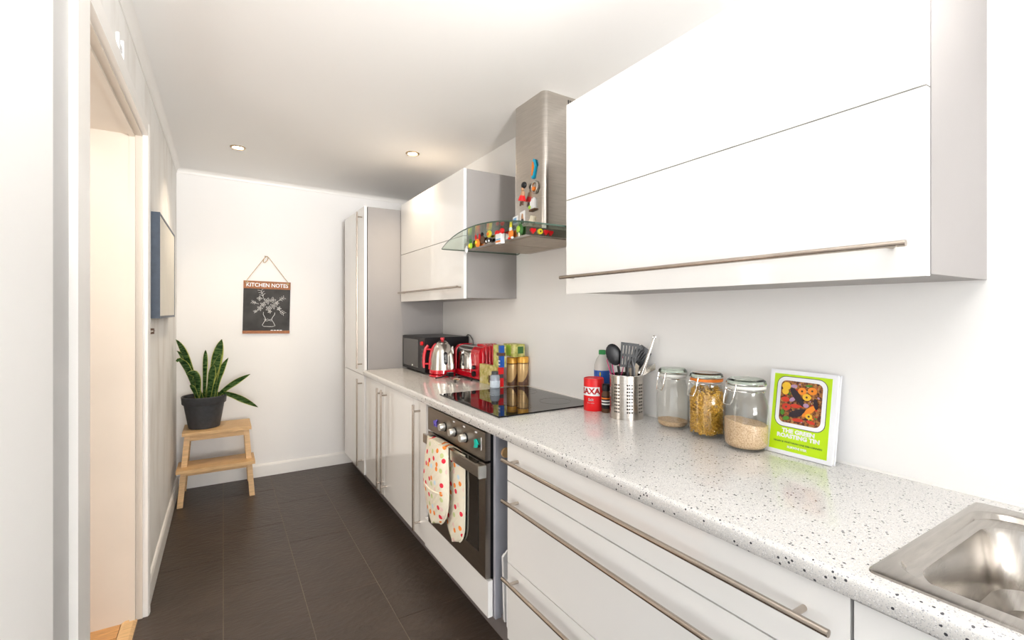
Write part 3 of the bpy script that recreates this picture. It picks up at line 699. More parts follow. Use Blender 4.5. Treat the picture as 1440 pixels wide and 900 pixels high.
figm('tiny white ghost shaped magnet at far left of the hood edge', 2.245, 1.662, [('body', (-0.008, 0, 0), 0.014, white_m, (0.5, 1, 1.2)), ('head', (-0.008, -0.006, 0.014), 0.010, white_m, (0.6, 1, 1))])
figm('green and yellow frog-like magnet on the hood edge', 2.192, 1.688, [('body', (-0.010, 0, -0.008), 0.018, lime_m, (0.5, 1, 1)), ('head', (-0.012, -0.004, 0.014), 0.013, dgreen_m, (0.6, 1, 1)), ('belly', (-0.018, 0, -0.010), 0.009, yellow_m, (0.5, 1, 1.2))])
figm('orange-red crab magnet with raised claws on the hood edge', 2.112, 1.690, [('body', (-0.010, 0, -0.006), 0.022, orange_m, (0.5, 1, 1)), ('claw', (-0.010, 0.020, 0.022), 0.010, redp_m, (0.6, 0.8, 1.6)), ('claw', (-0.010, -0.020, 0.022), 0.010, redp_m, (0.6, 0.8, 1.6)), ('face', (-0.020, 0, -0.004), 0.009, yellow_m, (0.5, 1, 1))])
figm('dark brown figure magnet between crab and yellow magnets', 2.060, 1.700, [('body', (-0.010, 0, -0.006), 0.018, brown_m, (0.5, 1, 1.2)), ('head', (-0.010, 0.004, 0.018), 0.012, black_m, (0.6, 1, 1))])
figm('yellow oval magnet with black car-like base on the hood edge', 1.992, 1.700, [('dome', (-0.010, 0, 0.012), 0.024, yellow_m, (0.35, 1, 0.75)), ('centre', (-0.018, 0, 0.012), 0.012, orange_m, (0.3, 1, 0.7)), ('base', (-0.010, 0, -0.018), 0.026, black_m, (0.4, 1.2, 0.4)), ('wheel', (-0.018, 0.016, -0.022), 0.006, white_m, (0.6, 1, 1)), ('wheel', (-0.018, -0.012, -0.022), 0.006, white_m, (0.6, 1, 1))])
t = thing('fridge_magnet', 'white gift box magnet with big red bow on the hood edge', 'magnet', (fx, 1.885, 1.688), group='magnets on the extractor hood')
obj('gift_box', B(-0.022, -0.001, -0.024, 0.024, -0.036, 0.010, 0.003), white_m, t)
obj('stripe', B(-0.0228, -0.022, -0.022, 0.022, -0.030, -0.022), orange_m, t); obj('stripe', B(-0.0228, -0.022, -0.022, 0.022, -0.020, -0.014), bluel_m, t)
for s, z in ((-1, 0.020), (1, 0.016)):
    bm = bmesh.new(); ball(bm, (-0.014, s * 0.022, z), 0.017, 0.6, 1.1, 0.8); obj('bow_loop', bm, redp_m, t, True)
bm = bmesh.new(); ball(bm, (-0.018, 0, 0.014), 0.008); obj('bow_knot', bm, redp_m, t, True)
figm('orange, white and yellow figure magnet with a pointed hat', 1.790, 1.694, [('body', (-0.010, 0, -0.010), 0.019, orange_m, (0.5, 1, 1)), ('face', (-0.012, 0, 0.010), 0.011, white_m, (0.6, 1, 1)), ('hat', (-0.010, 0.002, 0.024), 0.010, yellow_m, (0.6, 0.8, 1.6)), ('foot', (-0.012, 0.012, -0.028), 0.008, redp_m, (0.8, 1, 0.7)), ('foot', (-0.012, -0.014, -0.028), 0.008, white_m, (0.8, 1, 0.7))])
figm('round dark green magnet with pale stem near hood corner', 1.718, 1.692, [('body', (-0.010, 0, 0.0), 0.026, dgreen_m, (0.4, 1, 1)), ('shell', (-0.018, 0, 0.002), 0.015, lime_m, (0.3, 1, 1)), ('stem', (-0.016, -0.004, -0.020), 0.006, cream_m, (0.6, 1, 2))])
def magy(label, x, z, parts):
    t = thing('fridge_magnet', label, 'magnet', (x, 1.6845, z), group='magnets on the extractor hood')
    for nm, pts, m, a, b in parts: obj(nm, PR(pts, 'xz', -b, -a), m, t)
magy('single red heart magnet under the hood glass', 1.135, 1.688, [('heart', heart(0, 0, 0.014), redp_m, 0, 0.006)])
magy('yellow flower magnet between red hearts under hood glass', 1.172, 1.687, [('petals', circ(0, 0, 0.012, 16), yellow_m, 0, 0.005), ('centre', circ(0, 0, 0.004, 10), brown_m, 0.005, 0.007)])
magy('red double heart bow magnet under the hood glass', 1.215, 1.687, [('heart', heart(-0.012, 0, 0.013), redp_m, 0, 0.006), ('heart', heart(0.014, -0.001, 0.013), redp_m, 0, 0.006)])

# ================================================================== LEFT WALL ITEMS
O = (XL, 3.3, 1.31)
fr = thing('picture_frame', 'deep navy blue box picture frame on the left wall', 'picture', O)
fy0, fy1, fz0, fz1 = 2.867, 3.70, 1.306, 1.826
FX = -0.264
bm = bmesh.new(); 
box(bm, XL + 0.0005, FX, fy0, fy0 + 0.008, fz0, fz1); box(bm, XL + 0.0005, FX, fy1 - 0.018, fy1, fz0, fz1)
box(bm, XL + 0.0005, FX, fy0 + 0.008, fy1 - 0.018, fz0, fz0 + 0.012); box(bm, XL + 0.0005, FX, fy0 + 0.008, fy1 - 0.018, fz1 - 0.012, fz1)
obj('frame', bm, navy_m, fr, off=O)
obj('mount_board', B(XL + 0.001, FX - 0.002, fy0 + 0.008, fy1 - 0.018, fz0 + 0.012, fz1 - 0.012), paper_m, fr, off=O)
t = thing('door_bolt', 'small metal door bolt on the left wall below picture frame', 'bolt', (XL, 2.78, 1.245))
obj('plate', B(0.0005, 0.004, -0.07, -0.02, -0.012, 0.012, 0.001), steel_m, t)
obj('bolt_rod', T([(0.012, -0.065, 0.002), (0.012, 0.085, 0.002)], 0.0055, 10), handle_m, t, True)
obj('keeper', B(0.0005, 0.018, 0.02, 0.05, -0.012, 0.014, 0.002), brown_m, t)
for z in (0.035, -0.045):
    bm = bmesh.new(); ball(bm, (0.001, -0.05, z), 0.005, 0.5, 1, 1); obj('screw_head', bm, rim_m, t, True)
t = thing('cable_bracket', 'small white metal bracket on the wall above the doorway', 'bracket', (XL, 2.05, 2.2))
obj('rail', B(0.0005, 0.010, -0.06, -0.045, -0.03, 0.055, 0.001), white_m, t)
obj('rail', B(0.0005, 0.010, 0.02, 0.035, -0.045, 0.065, 0.001), white_m, t)
obj('cross_bar', B(0.0005, 0.007, -0.045, 0.02, 0.02, 0.035, 0.001), white_m, t)
obj('foot_clip', B(0.0005, 0.014, 0.035, 0.13, -0.045, -0.03, 0.001), white_m, t)

# ================================================================== CHALKBOARD
O = (0.30, YB, 1.16)
cb = thing('hanging_chalkboard', 'small chalkboard on a jute string hung on the end wall', 'chalkboard', O, (0, math.radians(-1.2) * -1, 0))
bx = 0.17; bh = 0.425
obj('board_panel', B(-bx, bx, -0.010, -0.002, 0.0, bh, 0.001), board_m, cb)
obj('top_strip', B(-bx - 0.001, bx + 0.001, -0.015, -0.002, bh - 0.062, bh, 0.002), pine_m, cb)
obj('bottom_strip', B(-bx - 0.001, bx + 0.001, -0.015, -0.002, 0.0, 0.024, 0.002), pine_m, cb)
text('lettering', 'KITCHEN NOTES', 0.043, white_m, cb, mtx=mtx_negy(0.0, -0.0155, bh - 0.033) @ Matrix.Diagonal((0.93, 1.0, 1, 1)), bold=0.0007)
# chalk drawing: vase of flowers
cd = bmesh.new()
def line(pts, r=0.0013): tube(cd, [(x, -0.0108, z) for x, z in pts], r, 5)
vase = [(-0.035, 0.175), (-0.036, 0.155), (-0.022, 0.128), (-0.017, 0.112), (-0.03, 0.092), (-0.042, 0.068), (-0.03, 0.058), (0.03, 0.056), (0.052, 0.064), (0.04, 0.09), (0.026, 0.112), (0.03, 0.13), (0.046, 0.155), (0.048, 0.172)]
line([(x + 0.01, z) for x, z in vase], 0.0018); line([(-0.02, 0.118), (-0.008, 0.112), (0.006, 0.118), (0.02, 0.112), (0.036, 0.118)]); line([(-0.016, 0.108), (0.0, 0.102), (0.016, 0.108), (0.036, 0.103)])
def flower(cx, cz_, r, n=5):
    pts = []
    for i in range(n * 6 + 1):
        a = 2 * PI * i / (n * 6); q = r * (0.62 + 0.38 * math.cos(n * a)); pts.append((cx + q * math.cos(a), cz_ + q * math.sin(a)))
    line(pts); line([(cx + r * .22 * math.cos(a), cz_ + r * .22 * math.sin(a)) for a in [2 * PI * i / 8 for i in range(9)]])
for f_ in ((0.0, 0.265, 0.028), (0.045, 0.225, 0.026), (-0.03, 0.235, 0.022), (0.012, 0.205, 0.024), (-0.052, 0.205, 0.022), (0.04, 0.275, 0.024, 4), (-0.055, 0.285, 0.02, 4), (0.088, 0.205, 0.018), (0.02, 0.18, 0.016), (0.07, 0.25, 0.018)): flower(*f_)
def sprig(x0, z0, x1, z1):
    line([(x0, z0), (x1, z1)]); dx, dz = x1 - x0, z1 - z0
    for k in (0.45, 0.7, 0.95):
        for s in (-1, 1):
            px, pz = x0 + dx * k, z0 + dz * k; ex, ez = px + dx * .22 - s * dz * .28, pz + dz * .22 + s * dx * .28
            line([(px, pz), ((px + ex) / 2 + s * .003, (pz + ez) / 2 + .004), (ex, ez)])
for s_ in ((-0.02, 0.27, -0.045, 0.345), (0.07, 0.26, 0.12, 0.295), (-0.06, 0.24, -0.105, 0.255), (0.08, 0.20, 0.125, 0.165), (-0.06, 0.19, -0.09, 0.175)): sprig(*s_)
obj('chalk_drawing', cd, chalk_m, cb)
for k in range(4): obj('chalk_stick', B(0.03 + k * 0.022, 0.047 + k * 0.022, -0.0165, -0.0155, 0.024, 0.030), white_m, cb)
obj('string', T([(-bx + 0.025, -0.016, bh - 0.015), (-bx + 0.022, -0.012, bh + 0.005), (-0.03, -0.008, bh + 0.185), (-0.012, -0.010, bh + 0.205), (0.004, -0.010, bh + 0.195), (bx - 0.024, -0.012, bh + 0.005), (bx - 0.02, -0.016, bh - 0.02)], 0.0025, 6), rope_m, cb)
obj('string_loop', T([(-0.018 + 0.014 * math.cos(a) + 0.01 * math.sin(a), -0.012, bh + 0.178 + 0.026 * math.sin(a)) for a in [2 * PI * i / 16 for i in range(16)]], 0.003, 6, True), rope_m, cb)
for s in (-1, 1): obj('string_knot', T([(s * (bx - 0.022) + 0.008 * math.cos(a), -0.019, bh - 0.014 + 0.009 * math.sin(a)) for a in [2 * PI * i / 8 for i in range(8)]], 0.003, 6, True), rope_m, cb)
t = thing('wall_hook', 'tiny brass hook holding the chalkboard string on end wall', 'hook', (0.29, YB, 1.785))
obj('pin', T([(0, -0.0005, 0.0), (0, -0.018, 0.0), (0, -0.020, 0.008)], 0.003, 8), bronze_m, t, True)

# ================================================================== STOOL + PLANT
O = (-0.03, 4.1, 0)
st = thing('step_stool', 'pale birch two-step stool in the corner under the plant', 'stool', O)
obj('top_board', B(-0.243, 0.176, 3.945, 4.245, 0.478, 0.50, 0.003), wood_m, st, off=O)
obj('step_board', B(-0.272, 0.196, 3.862, 4.10, 0.245, 0.267, 0.003), wood_m, st, off=O)
def leg(x0, y0, x1, y1, w=0.034, d=0.034):
    bm = bmesh.new(); vs = []
    for (x, y, z) in ((x0, y0, 0.0), (x1, y1, 0.478)):
        for a, b in ((-1, -1), (1, -1), (1, 1), (-1, 1)): vs.append(bm.verts.new((x + a * w / 2, y + b * d / 2, z)))
    for q in ((0, 3, 2, 1), (4, 5, 6, 7), (0, 1, 5, 4), (1, 2, 6, 5), (2, 3, 7, 6), (3, 0, 4, 7)): bm.faces.new([vs[i] for i in q])
    finish(bm, 0.002); return bm
for a in ((-0.253, 3.935, -0.213, 3.985), (0.180, 3.935, 0.145, 3.985), (-0.253, 4.290, -0.213, 4.215), (0.180, 4.290, 0.145, 4.215)):
    obj('leg', leg(*a), wood_m, st, off=O)
obj('rail', B(-0.20, 0.132, 3.968, 3.99, 0.438, 0.477, 0.002), wood_m, st, off=O)
obj('rail', B(-0.20, 0.132, 4.205, 4.225, 0.438, 0.477, 0.002), wood_m, st, off=O)
obj('rail', B(-0.218, 0.148, 3.945, 3.965, 0.205, 0.244, 0.002), wood_m, st, off=O)
for x in (-0.228, 0.158):
    obj('rail', B(x - 0.01, x + 0.01, 3.99, 4.22, 0.225, 0.2445, 0.002), wood_m, st, off=O)

O = (-0.118, 4.105, 0.501)
pl = thing('potted_snake_plant', 'snake plant in a charcoal pot on the step stool', 'plant', O)
obj('pot', LA([(0, 0), (0.094, 0), (0.098, 0.004), (0.126, 0.172), (0.132, 0.172), (0.137, 0.178), (0.141, 0.226), (0.138, 0.230), (0.131, 0.228), (0.127, 0.20), (0, 0.20)], 40), pot_m, pl, True)
obj('soil', LA([(0, 0.212), (0.06, 0.210), (0.126, 0.205), (0.126, 0.201), (0, 0.201)], 24), soil_m, pl)
LEAVES = [[(-0.149, 4.1, 0.763), (-0.226, 4.1, 0.999), (-0.285, 4.06, 1.144), 0.03], [(-0.145, 4.109, 0.736), (-0.219, 4.124, 0.945), (-0.282, 4.10, 1.062), 0.028],
 [(-0.158, 4.091, 0.734), (-0.225, 4.076, 0.94), (-0.285, 4.04, 0.995), 0.034], [(-0.12, 4.115, 0.784), (-0.116, 4.14, 0.937), (-0.112, 4.15, 1.057), 0.022],
 [(-0.076, 4.106, 0.756), (-0.049, 4.116, 0.962), (-0.009, 4.12, 1.134), 0.048], [(-0.102, 4.094, 0.718), (-0.062, 4.084, 0.888), (-0.013, 4.08, 1.037), 0.034],
 [(-0.054, 4.1, 0.729), (-0.027, 4.1, 0.868), (0.032, 4.1, 0.996), 0.028], [(-0.049, 4.109, 0.737), (0.05, 4.124, 0.79), (0.177, 4.13, 0.861), 0.028],
 [(0.0, 4.091, 0.740), (0.095, 4.076, 0.700), (0.226, 4.07, 0.612), 0.030], [(-0.162, 4.082, 0.777), (-0.165, 4.052, 0.873), (-0.223, 4.04, 0.894), 0.032],
 [(-0.093, 4.072, 0.725), (-0.075, 4.052, 0.866), (-0.061, 4.04, 0.959), 0.032], [(-0.157, 4.075, 0.72), (-0.182, 4.06, 0.782), (-0.202, 4.05, 0.82), 0.022],
 [(-0.132, 4.084, 0.72), (-0.166, 4.074, 0.818), (-0.174, 4.06, 0.881), 0.026], [(-0.049, 4.102, 0.72), (-0.049, 4.122, 0.802), (-0.036, 4.13, 0.896), 0.026]]
side = Vector((math.cos(TH), -math.sin(TH), 0))
for a, m_, b, wd in LEAVES:
    a, m_, b = Vector(a), Vector(m_), Vector(b)
    if a.z > 0.71: a = Vector((a.x, a.y, 0.706)) if a.x < -0.01 else a
    ctrl = 2 * m_ - (a + b) / 2
    bm = bmesh.new(); rows = []; n = 12
    for i in range(n + 1):
        t_ = i / n; p = a * (1 - t_) ** 2 + ctrl * 2 * t_ * (1 - t_) + b * t_ ** 2
        d = ((ctrl - a) * 2 * (1 - t_) + (b - ctrl) * 2 * t_).normalized()
        s_ = (side - d * side.dot(d)); s_ = s_.normalized() if s_.length > 0.2 else Vector((0, 0, 1))
        if abs(d.x) > 0.7: s_ = (Vector((0.0, -0.35, 0.93)) - d * Vector((0.0, -0.35, 0.93)).dot(d)).normalized()
        nn = d.cross(s_)
        wv = wd * 0.92 * (0.55 + 0.75 * t_ if t_ < 0.55 else max(0.03, (0.9625) * math.sin(PI / 2 * min(1, (1 - t_) / 0.45)) ** 0.75))
        rows.append([bm.verts.new(p + s_ * wv * k + nn * (0.22 * wv * k * k) * 1.0) for k in (-1, -0.84, -0.4, 0, 0.4, 0.84, 1)])
    for r0, r1 in zip(rows, rows[1:]):
        for k in range(6):
            f = bm.faces.new((r0[k], r0[k + 1], r1[k + 1], r1[k])); f.material_index = 1 if k in (0, 5) else 0
    bmesh.ops.solidify(bm, geom=bm.faces[:], thickness=0.0022)
    obj('leaf', bm, [leaf_m, leafedge_m], pl, True, O)

# ================================================================== OVEN GLOVE
O = (0.84, 1.98, 0.745)
gl = thing('double_oven_glove', 'dotted quilted double oven glove hanging over the oven handle', 'oven glove', O)
def pad(yc, w, ztop, zbot, xf, lean, n=10, topw=None):
    """soft pad with rounded lower end"""
    pts = []; r = w / 2
    for i in range(n + 1):
        a = PI + PI * i / n; pts.append((yc + r * math.cos(a), zbot + r * 1.15 + r * 1.15 * math.sin(a)))
    tw = (topw or w) / 2
    return [(yc + tw, ztop)] + [(yc - tw, ztop)][:0] + [(yc - tw, ztop)] + pts
def padmesh(yc, w, ztop, zbot, x, th, bulge, tw=None, shift=0.0):
    bm = bmesh.new(); rows = []; nz, nw = 22, 8
    for i in range(nz + 1):
        z = ztop + (zbot - ztop) * i / nz; d = z - zbot; R = w * 0.55
        hw = w / 2 if d > R else w / 2 * math.sqrt(max(0.0, 1 - ((R - d) / R) ** 2))
        if tw: f_ = min(1, i / nz * 2.2); hw = min(hw, (tw * (1 - f_) + w * f_) / 2)
        hw = max(hw, 0.006); cy_ = yc + shift * (i / nz)
        ro = []
        for s in (0, 1):
            for k in range(nw + 1):
                q = -1 + 2 * k / nw if s == 0 else 1 - 2 * k / nw
                e = math.sqrt(max(0, 1 - q * q)); xx = x - (th * e + bulge * math.sin(PI * min(1, i / nz * 1.2)) ) if s == 0 else x + 0.002 * e
                ro.append(bm.verts.new((xx + 0.0012 * math.sin(i * 0.9 + k), cy_ + q * hw, z)))
        rows.append(ro)
    m_ = len(rows[0])
    for a, b in zip(rows, rows[1:]):
        for k in range(m_): bm.faces.new((a[k], a[(k + 1) % m_], b[(k + 1) % m_], b[k]))
    bm.faces.new(rows[0]); bm.faces.new(rows[-1][::-1])
    bmesh.ops.remove_doubles(bm, verts=bm.verts, dist=0.0004)
    return bm
obj('front_mitt', padmesh(2.005, 0.265, 0.750, 0.376, 0.830, 0.022, 0.012, 0.225, 0.02), dot_m, gl, True, O, ang=80)
obj('rear_mitt', padmesh(1.885, 0.185, 0.735, 0.335, 0.866, 0.014, 0.0, 0.17, 0.01), dot_m, gl, True, O, ang=80)
bm = bmesh.new()
rws = []
for k, (yc_, hw_) in enumerate([(2.005, 0.11), (1.99, 0.11), (1.96, 0.10), (1.93, 0.095), (1.895, 0.085)]):
    a = PI - PI * k / 4; xx = 0.845 + 0.022 * math.cos(a); zz = 0.742 + 0.014 * math.sin(a)
    rws.append([bm.verts.new((xx, yc_ - hw_, zz)), bm.verts.new((xx, yc_ + hw_, zz))])
for a, b in zip(rws, rws[1:]): bm.faces.new((a[0], a[1], b[1], b[0]))
bmesh.ops.solidify(bm, geom=bm.faces[:], thickness=0.006)
obj('strap', bm, dot_m, gl, True, O)
# pocket hem and edge binding on the front mitt
bind_m = mat('cream_binding', (0.80, 0.74, 0.60), 0.85, var=0.05)
def edge_pts(yc, w, zt, zb, xe, tw, shift):
    o = []
    for i in range(22):
        q = i / 22; z = zt + (zb - zt) * q; d = z - zb; Rr = w * 0.55
        hw = w / 2 if d > Rr else w / 2 * math.sqrt(max(0.0, 1 - ((Rr - d) / Rr) ** 2)); f_ = min(1, q * 2.2); hw = min(hw, (tw * (1 - f_) + w * f_) / 2)
        o.append((hw, z, yc + shift * q))
    return [(xe, c - h, z) for h, z, c in o] + [(xe, c + h, z) for h, z, c in o[::-1]]
obj('pocket_hem', T([(0.829 - 0.034 * math.sin(a), 2.015 - 0.128 * math.cos(a), 0.560 - 0.022 * math.sin(a)) for a in [PI * i / 12 for i in range(13)]], 0.0035, 6), bind_m, gl, True, O)
obj('binding', T(edge_pts(2.005, 0.265, 0.750, 0.376, 0.829, 0.225, 0.02), 0.0045, 6), bind_m, gl, True, O)
obj('binding', T(edge_pts(1.885, 0.185, 0.735, 0.335, 0.866, 0.17, 0.01), 0.004, 6), bind_m, gl, True, O)

# ================================================================== COUNTER ITEMS
W = 0.9105
# microwave
O = (1.33, 3.26, W)
mw = thing('microwave', 'black microwave oven in the corner beside the tall cupboard', 'microwave', O)
MX, MY0, MY1, MZ = 1.165, 3.035, 3.495, 0.252
obj('body', B(MX + 0.012, 1.492, MY0, MY1, W + 0.012, W + MZ, 0.004), black_m, mw, off=O)
dr = obj('door', B(MX, MX + 0.0115, MY0 + 0.105, MY1, W + 0.014, W + MZ - 0.002, 0.003), black_m, mw, off=O)
obj('door_glass', B(MX - 0.0015, MX - 0.0002, MY0 + 0.13, MY1 - 0.02, W + 0.035, W + MZ - 0.02), mat('smoked_glass', (0.07, 0.066, 0.062), 0.22, var=0.15, coat=0.5), dr, off=O)
obj('logo', PR(circ(3.28, W + 0.045, 0.014, 14, 0.006), 'yz', MX - 0.0025, MX - 0.0015), chalk_m, dr, off=O)
cp = obj('control_panel', B(MX, MX + 0.0115, MY0, MY0 + 0.103, W + 0.014, W + MZ - 0.002, 0.003), black_m, mw, off=O)
bm = bmesh.new(); lathe(bm, [(0, 0.014), (0.013, 0.014), (0.014, 0), (0, 0)], 18); bmesh.ops.transform(bm, matrix=Matrix.Translation((MX, MY0 + 0.045, W + 0.21)) @ Matrix.Rotation(-PI / 2, 4, 'Y'), verts=bm.verts)
obj('dial', bm, redp_m, cp, True, O)
for k in range(5): obj('panel_button', B(MX - 0.0015, MX, MY0 + 0.025, MY0 + 0.065, W + 0.05 + k * 0.028, W + 0.060 + k * 0.028), dgrey_m, cp, off=O)
for y in (MY0 + 0.03, MY1 - 0.03):
    for x in (MX + 0.04, 1.46): obj('foot', LA([(0, 0), (0.012, 0), (0.012, 0.013), (0, 0.013)], 12, (x, y, W)), black_m, mw, off=O)
for k in range(5): obj('vent_slot', B(1.30 + k * 0.02, 1.308 + k * 0.02, MY0 - 0.0006, MY0 + 0.001, W + 0.17, W + 0.175), dgrey_m, mw, off=O)
t = thing('power_cable', 'thin dark power cable looping up the wall behind toaster', 'cable', (1.492, 3.02, W + 0.2))
obj('cable', T([(0.0, 0.05, 0.05), (-0.002, 0.02, 0.065), (-0.004, -0.02, 0.06), (-0.004, -0.06, 0.03), (0.0, -0.072, -0.02), (0.002, -0.078, -0.18)], 0.0035, 8), dgrey_m, t, True)

# kettle
kbody_m = mat('kettle_steel', (0.70, 0.67, 0.62), 0.20, 1.0, var=0.05, vscale=12)
KX, KY = 1.245, 2.925
O = (KX, KY, W)
kt = thing('electric_kettle', 'chrome and red cone-shaped kettle in front of the microwave', 'kettle', O)
obj('power_base', LA([(0, 0), (0.084, 0), (0.090, 0.004), (0.088, 0.014), (0.08, 0.017), (0, 0.017)], 36), red_m, kt, True)
obj('base_ring', LA([(0, 0.019), (0.080, 0.019), (0.087, 0.024), (0.086, 0.042), (0.082, 0.046), (0, 0.046)], 36), red_m, kt, True)
body = [(0.080, 0.046), (0.079, 0.075), (0.0765, 0.115), (0.071, 0.155), (0.062, 0.185), (0.050, 0.206), (0.040, 0.215), (0, 0.216)]
obj('body', LA([(0, 0.046)] + body, 40), kbody_m, kt, True)
obj('lid', LA([(0.042, 0.213), (0.038, 0.223), (0.024, 0.232), (0, 0.235)], 32), steel_m, kt, True)
obj('lid_knob', LA([(0, 0.228), (0.008, 0.230), (0.008, 0.236), (0.013, 0.240), (0.0145, 0.251), (0.012, 0.257), (0, 0.258)], 20), red_m, kt, True)
# handle on the far-left side (pointing to -right of camera)
hdv = Vector((-math.cos(TH) , math.sin(TH), 0)) * 1.0
def hk(r, z): return (hdv.x * r, hdv.y * r, z)
obj('handle', T([hk(0.094, 0.205), hk(0.112, 0.18), hk(0.122, 0.14), hk(0.125, 0.09), hk(0.123, 0.055)], [0.009, 0.011, 0.011, 0.010, 0.008], 10), red_m, kt, True)
obj('handle_arm', T([hk(0.060, 0.170), hk(0.085, 0.178), hk(0.112, 0.178)], 0.0065, 8), red_m, kt, True)
obj('handle_arm', T([hk(0.078, 0.078), hk(0.100, 0.082), hk(0.124, 0.080)], 0.0065, 8), red_m, kt, True)
obj('side_band', T([hk(r + 0.001, z) for r, z in body[:-1]], [0.013, 0.013, 0.013, 0.012, 0.011, 0.009, 0.007], 8), red_m, kt, True)
spv = -hdv
obj('spout', T([(spv.x * 0.062, spv.y * 0.062, 0.15), (spv.x * 0.066, spv.y * 0.066, 0.180), (spv.x * 0.068, spv.y * 0.068, 0.198)], [0.014, 0.010, 0.006], 12), chrome_m, kt, True)
# logo plate facing the camera
ca = math.atan2(-KY, -KX) + math.radians(16)
def onK(co, lift):   # (u, v) on the cone surface
    z = co[1]; r = 0
    for (r0, z0), (r1, z1) in zip(body, body[1:]):
        if z0 <= z <= z1: r = r0 + (r1 - r0) * (z - z0) / (z1 - z0); break
    a = ca + co[0] / max(r, 0.03)
    return Vector(((r + lift) * math.cos(a), (r + lift) * math.sin(a), z))
bm = bmesh.new(); prow = None
for i in range(25):
    q = i / 24; z = 0.082 + 0.084 * q; e = min(q, 1 - q) * 0.084; hw = 0.0135 * math.sqrt(max(0.0, 1 - (1 - min(1, e / 0.0135)) ** 2)) + 0.0003
    row = [bm.verts.new(onK((hw * k, z), 0.0015)) for k in (-1, -0.5, 0, 0.5, 1)]
    if prow:
        for k in range(4): bm.faces.new((prow[k], prow[k + 1], row[k + 1], row[k]))
    prow = row
obj('logo_plate', bm, black_m, kt)
text('lettering', 'dualit', 0.023, chalk_m, kt, mtx=Matrix.Translation((0, 0.124, 0)) @ Matrix.Rotation(PI / 2, 4, 'Z'), fn=lambda c: onK((c[0], c[1]), 0.0028), bold=0.0004)

# toaster
TX, TY0, TY1, TZ = 1.335, 2.568, 2.93, 0.212
O = (1.41, 2.75, W)
to = thing('toaster', 'red ribbed toaster with chrome side next to the kettle', 'toaster', O)
def shell(x0, x1, z0, zt, r, k=8):
    return [(x0, z0), (x0, zt - r)] + [(x0 + r - r * math.cos(t), zt - r + r * math.sin(t)) for t in [PI / 2 * i / k for i in range(1, k + 1)]] + \
           [(x1 - r + r * math.sin(t), zt - r + r * math.cos(t)) for t in [PI / 2 * i / k for i in range(0, k + 1)]] + [(x1, z0)]
z0 = W + 0.012
obj('body', PR(shell(TX + 0.003, 1.492, z0 + 0.03, W + TZ - 0.004, 0.05), 'xz', TY0 + 0.02, TY1 - 0.02), chrome_m, to, True, O)
obj('far_end', PR(shell(TX, 1.494, z0, W + TZ, 0.052), 'xz', TY1 - 0.022, TY1, 0.003), red_m, to, True, O)
obj('lower_panel', B(TX + 0.0005, 1.490, TY0 + 0.03, TY1 - 0.02, z0, z0 + 0.032, 0.002), red_m, to, off=O)
ne = obj('near_end', PR(shell(TX, 1.494, z0, W + TZ, 0.052), 'xz', TY0 + 0.006, TY0 + 0.115, 0.003), red_m, to, True, O)
for k in range(6):
    x = TX + 0.030 + k * 0.022; zt = W + TZ - 0.006 - (0.018 if k in (0,) else 0.0) 
    obj('rib', T([(x, TY0 + 0.002, W + 0.09), (x, TY0 + 0.000, zt - 0.03), (x, TY0 + 0.012, zt + 0.004), (x, TY0 + 0.04, zt + 0.0105), (x, TY0 + 0.11, zt + 0.0105)], 0.0095, 10), red_m, ne, True, O)
for z, r in ((W + 0.082, 0.013), (W + 0.042, 0.017)):
    bm = bmesh.new(); lathe(bm, [(0, 0.018), (r * 0.8, 0.018), (r, 0.014), (r, 0), (0, 0)], 20); bmesh.ops.transform(bm, matrix=Matrix.Translation((TX, TY0 + 0.058, z)) @ Matrix.Rotation(-PI / 2, 4, 'Y'), verts=bm.verts)
    obj('knob', bm, black_m, ne, True, O)
obj('logo_plate', PR(rrect(2.80, W + 0.115, 0.028, 0.085, 0.0135), 'yz', TX + 0.001, TX + 0.003), black_m, to, off=O)
text('lettering', 'dualit', 0.024, chalk_m, to, mtx=mtx_negx(TX + 0.0007 - O[0], 2.80 - O[1], 0.115) @ Matrix.Rotation(PI / 2, 4, 'Z'), bold=0.0004)
for x in (1.385, 1.425): obj('bread_slot', B(x, x + 0.020, TY0 + 0.14, TY1 - 0.04, W + TZ - 0.0045, W + TZ - 0.003), black_m, to, off=O)
for y in (TY0 + 0.03, TY1 - 0.03):
    for x in (TX + 0.02, 1.475): obj('foot', LA([(0, 0), (0.010, 0), (0.010, 0.0125), (0, 0.0125)], 12, (x, y, W)), black_m, to, off=O)

# kettle lead and spoon rest in front of the kettle
t = thing('black_plug', 'black plug with short lead lying in front of the kettle', 'plug', (1.235, 2.775, W))
obj('plug_body', B(-0.018, 0.018, -0.016, 0.016, 0.016, 0.042, 0.004), black_m, t); obj('pin', B(-0.004, 0.004, -0.004, 0.004, 0.0, 0.017), rim_m, t)
obj('lead', T([(-0.012, 0.01, 0.024), (-0.05, 0.03, 0.010), (-0.085, 0.04, 0.005)], 0.0045, 8), black_m, t, True)
t = thing('spoon_rest', 'small patterned spoon rest on worktop before the kettle', 'spoon rest', (1.235, 2.68, W), (0, 0, math.radians(60)))
bm = bmesh.new(); lathe(bm, [(0, 0.002), (0.02, 0.003), (0.028, 0.010), (0.030, 0.010), (0.022, 0.0), (0, 0.0)], 20); bmesh.ops.scale(bm, vec=(1.2, 0.8, 1), verts=bm.verts); obj('bowl', bm, cream_m, t, True)
for k, (x, y, m_) in enumerate(((0.0, 0, redp_m), (0.012, 0.006, lime_m), (-0.012, 0.004, yellow_m), (0.004, -0.010, orange_m))):
    bm = bmesh.new(); ball(bm, (x, y, 0.006), 0.008, 1, 1, 0.4); obj('painted_motif', bm, m_, t, True)
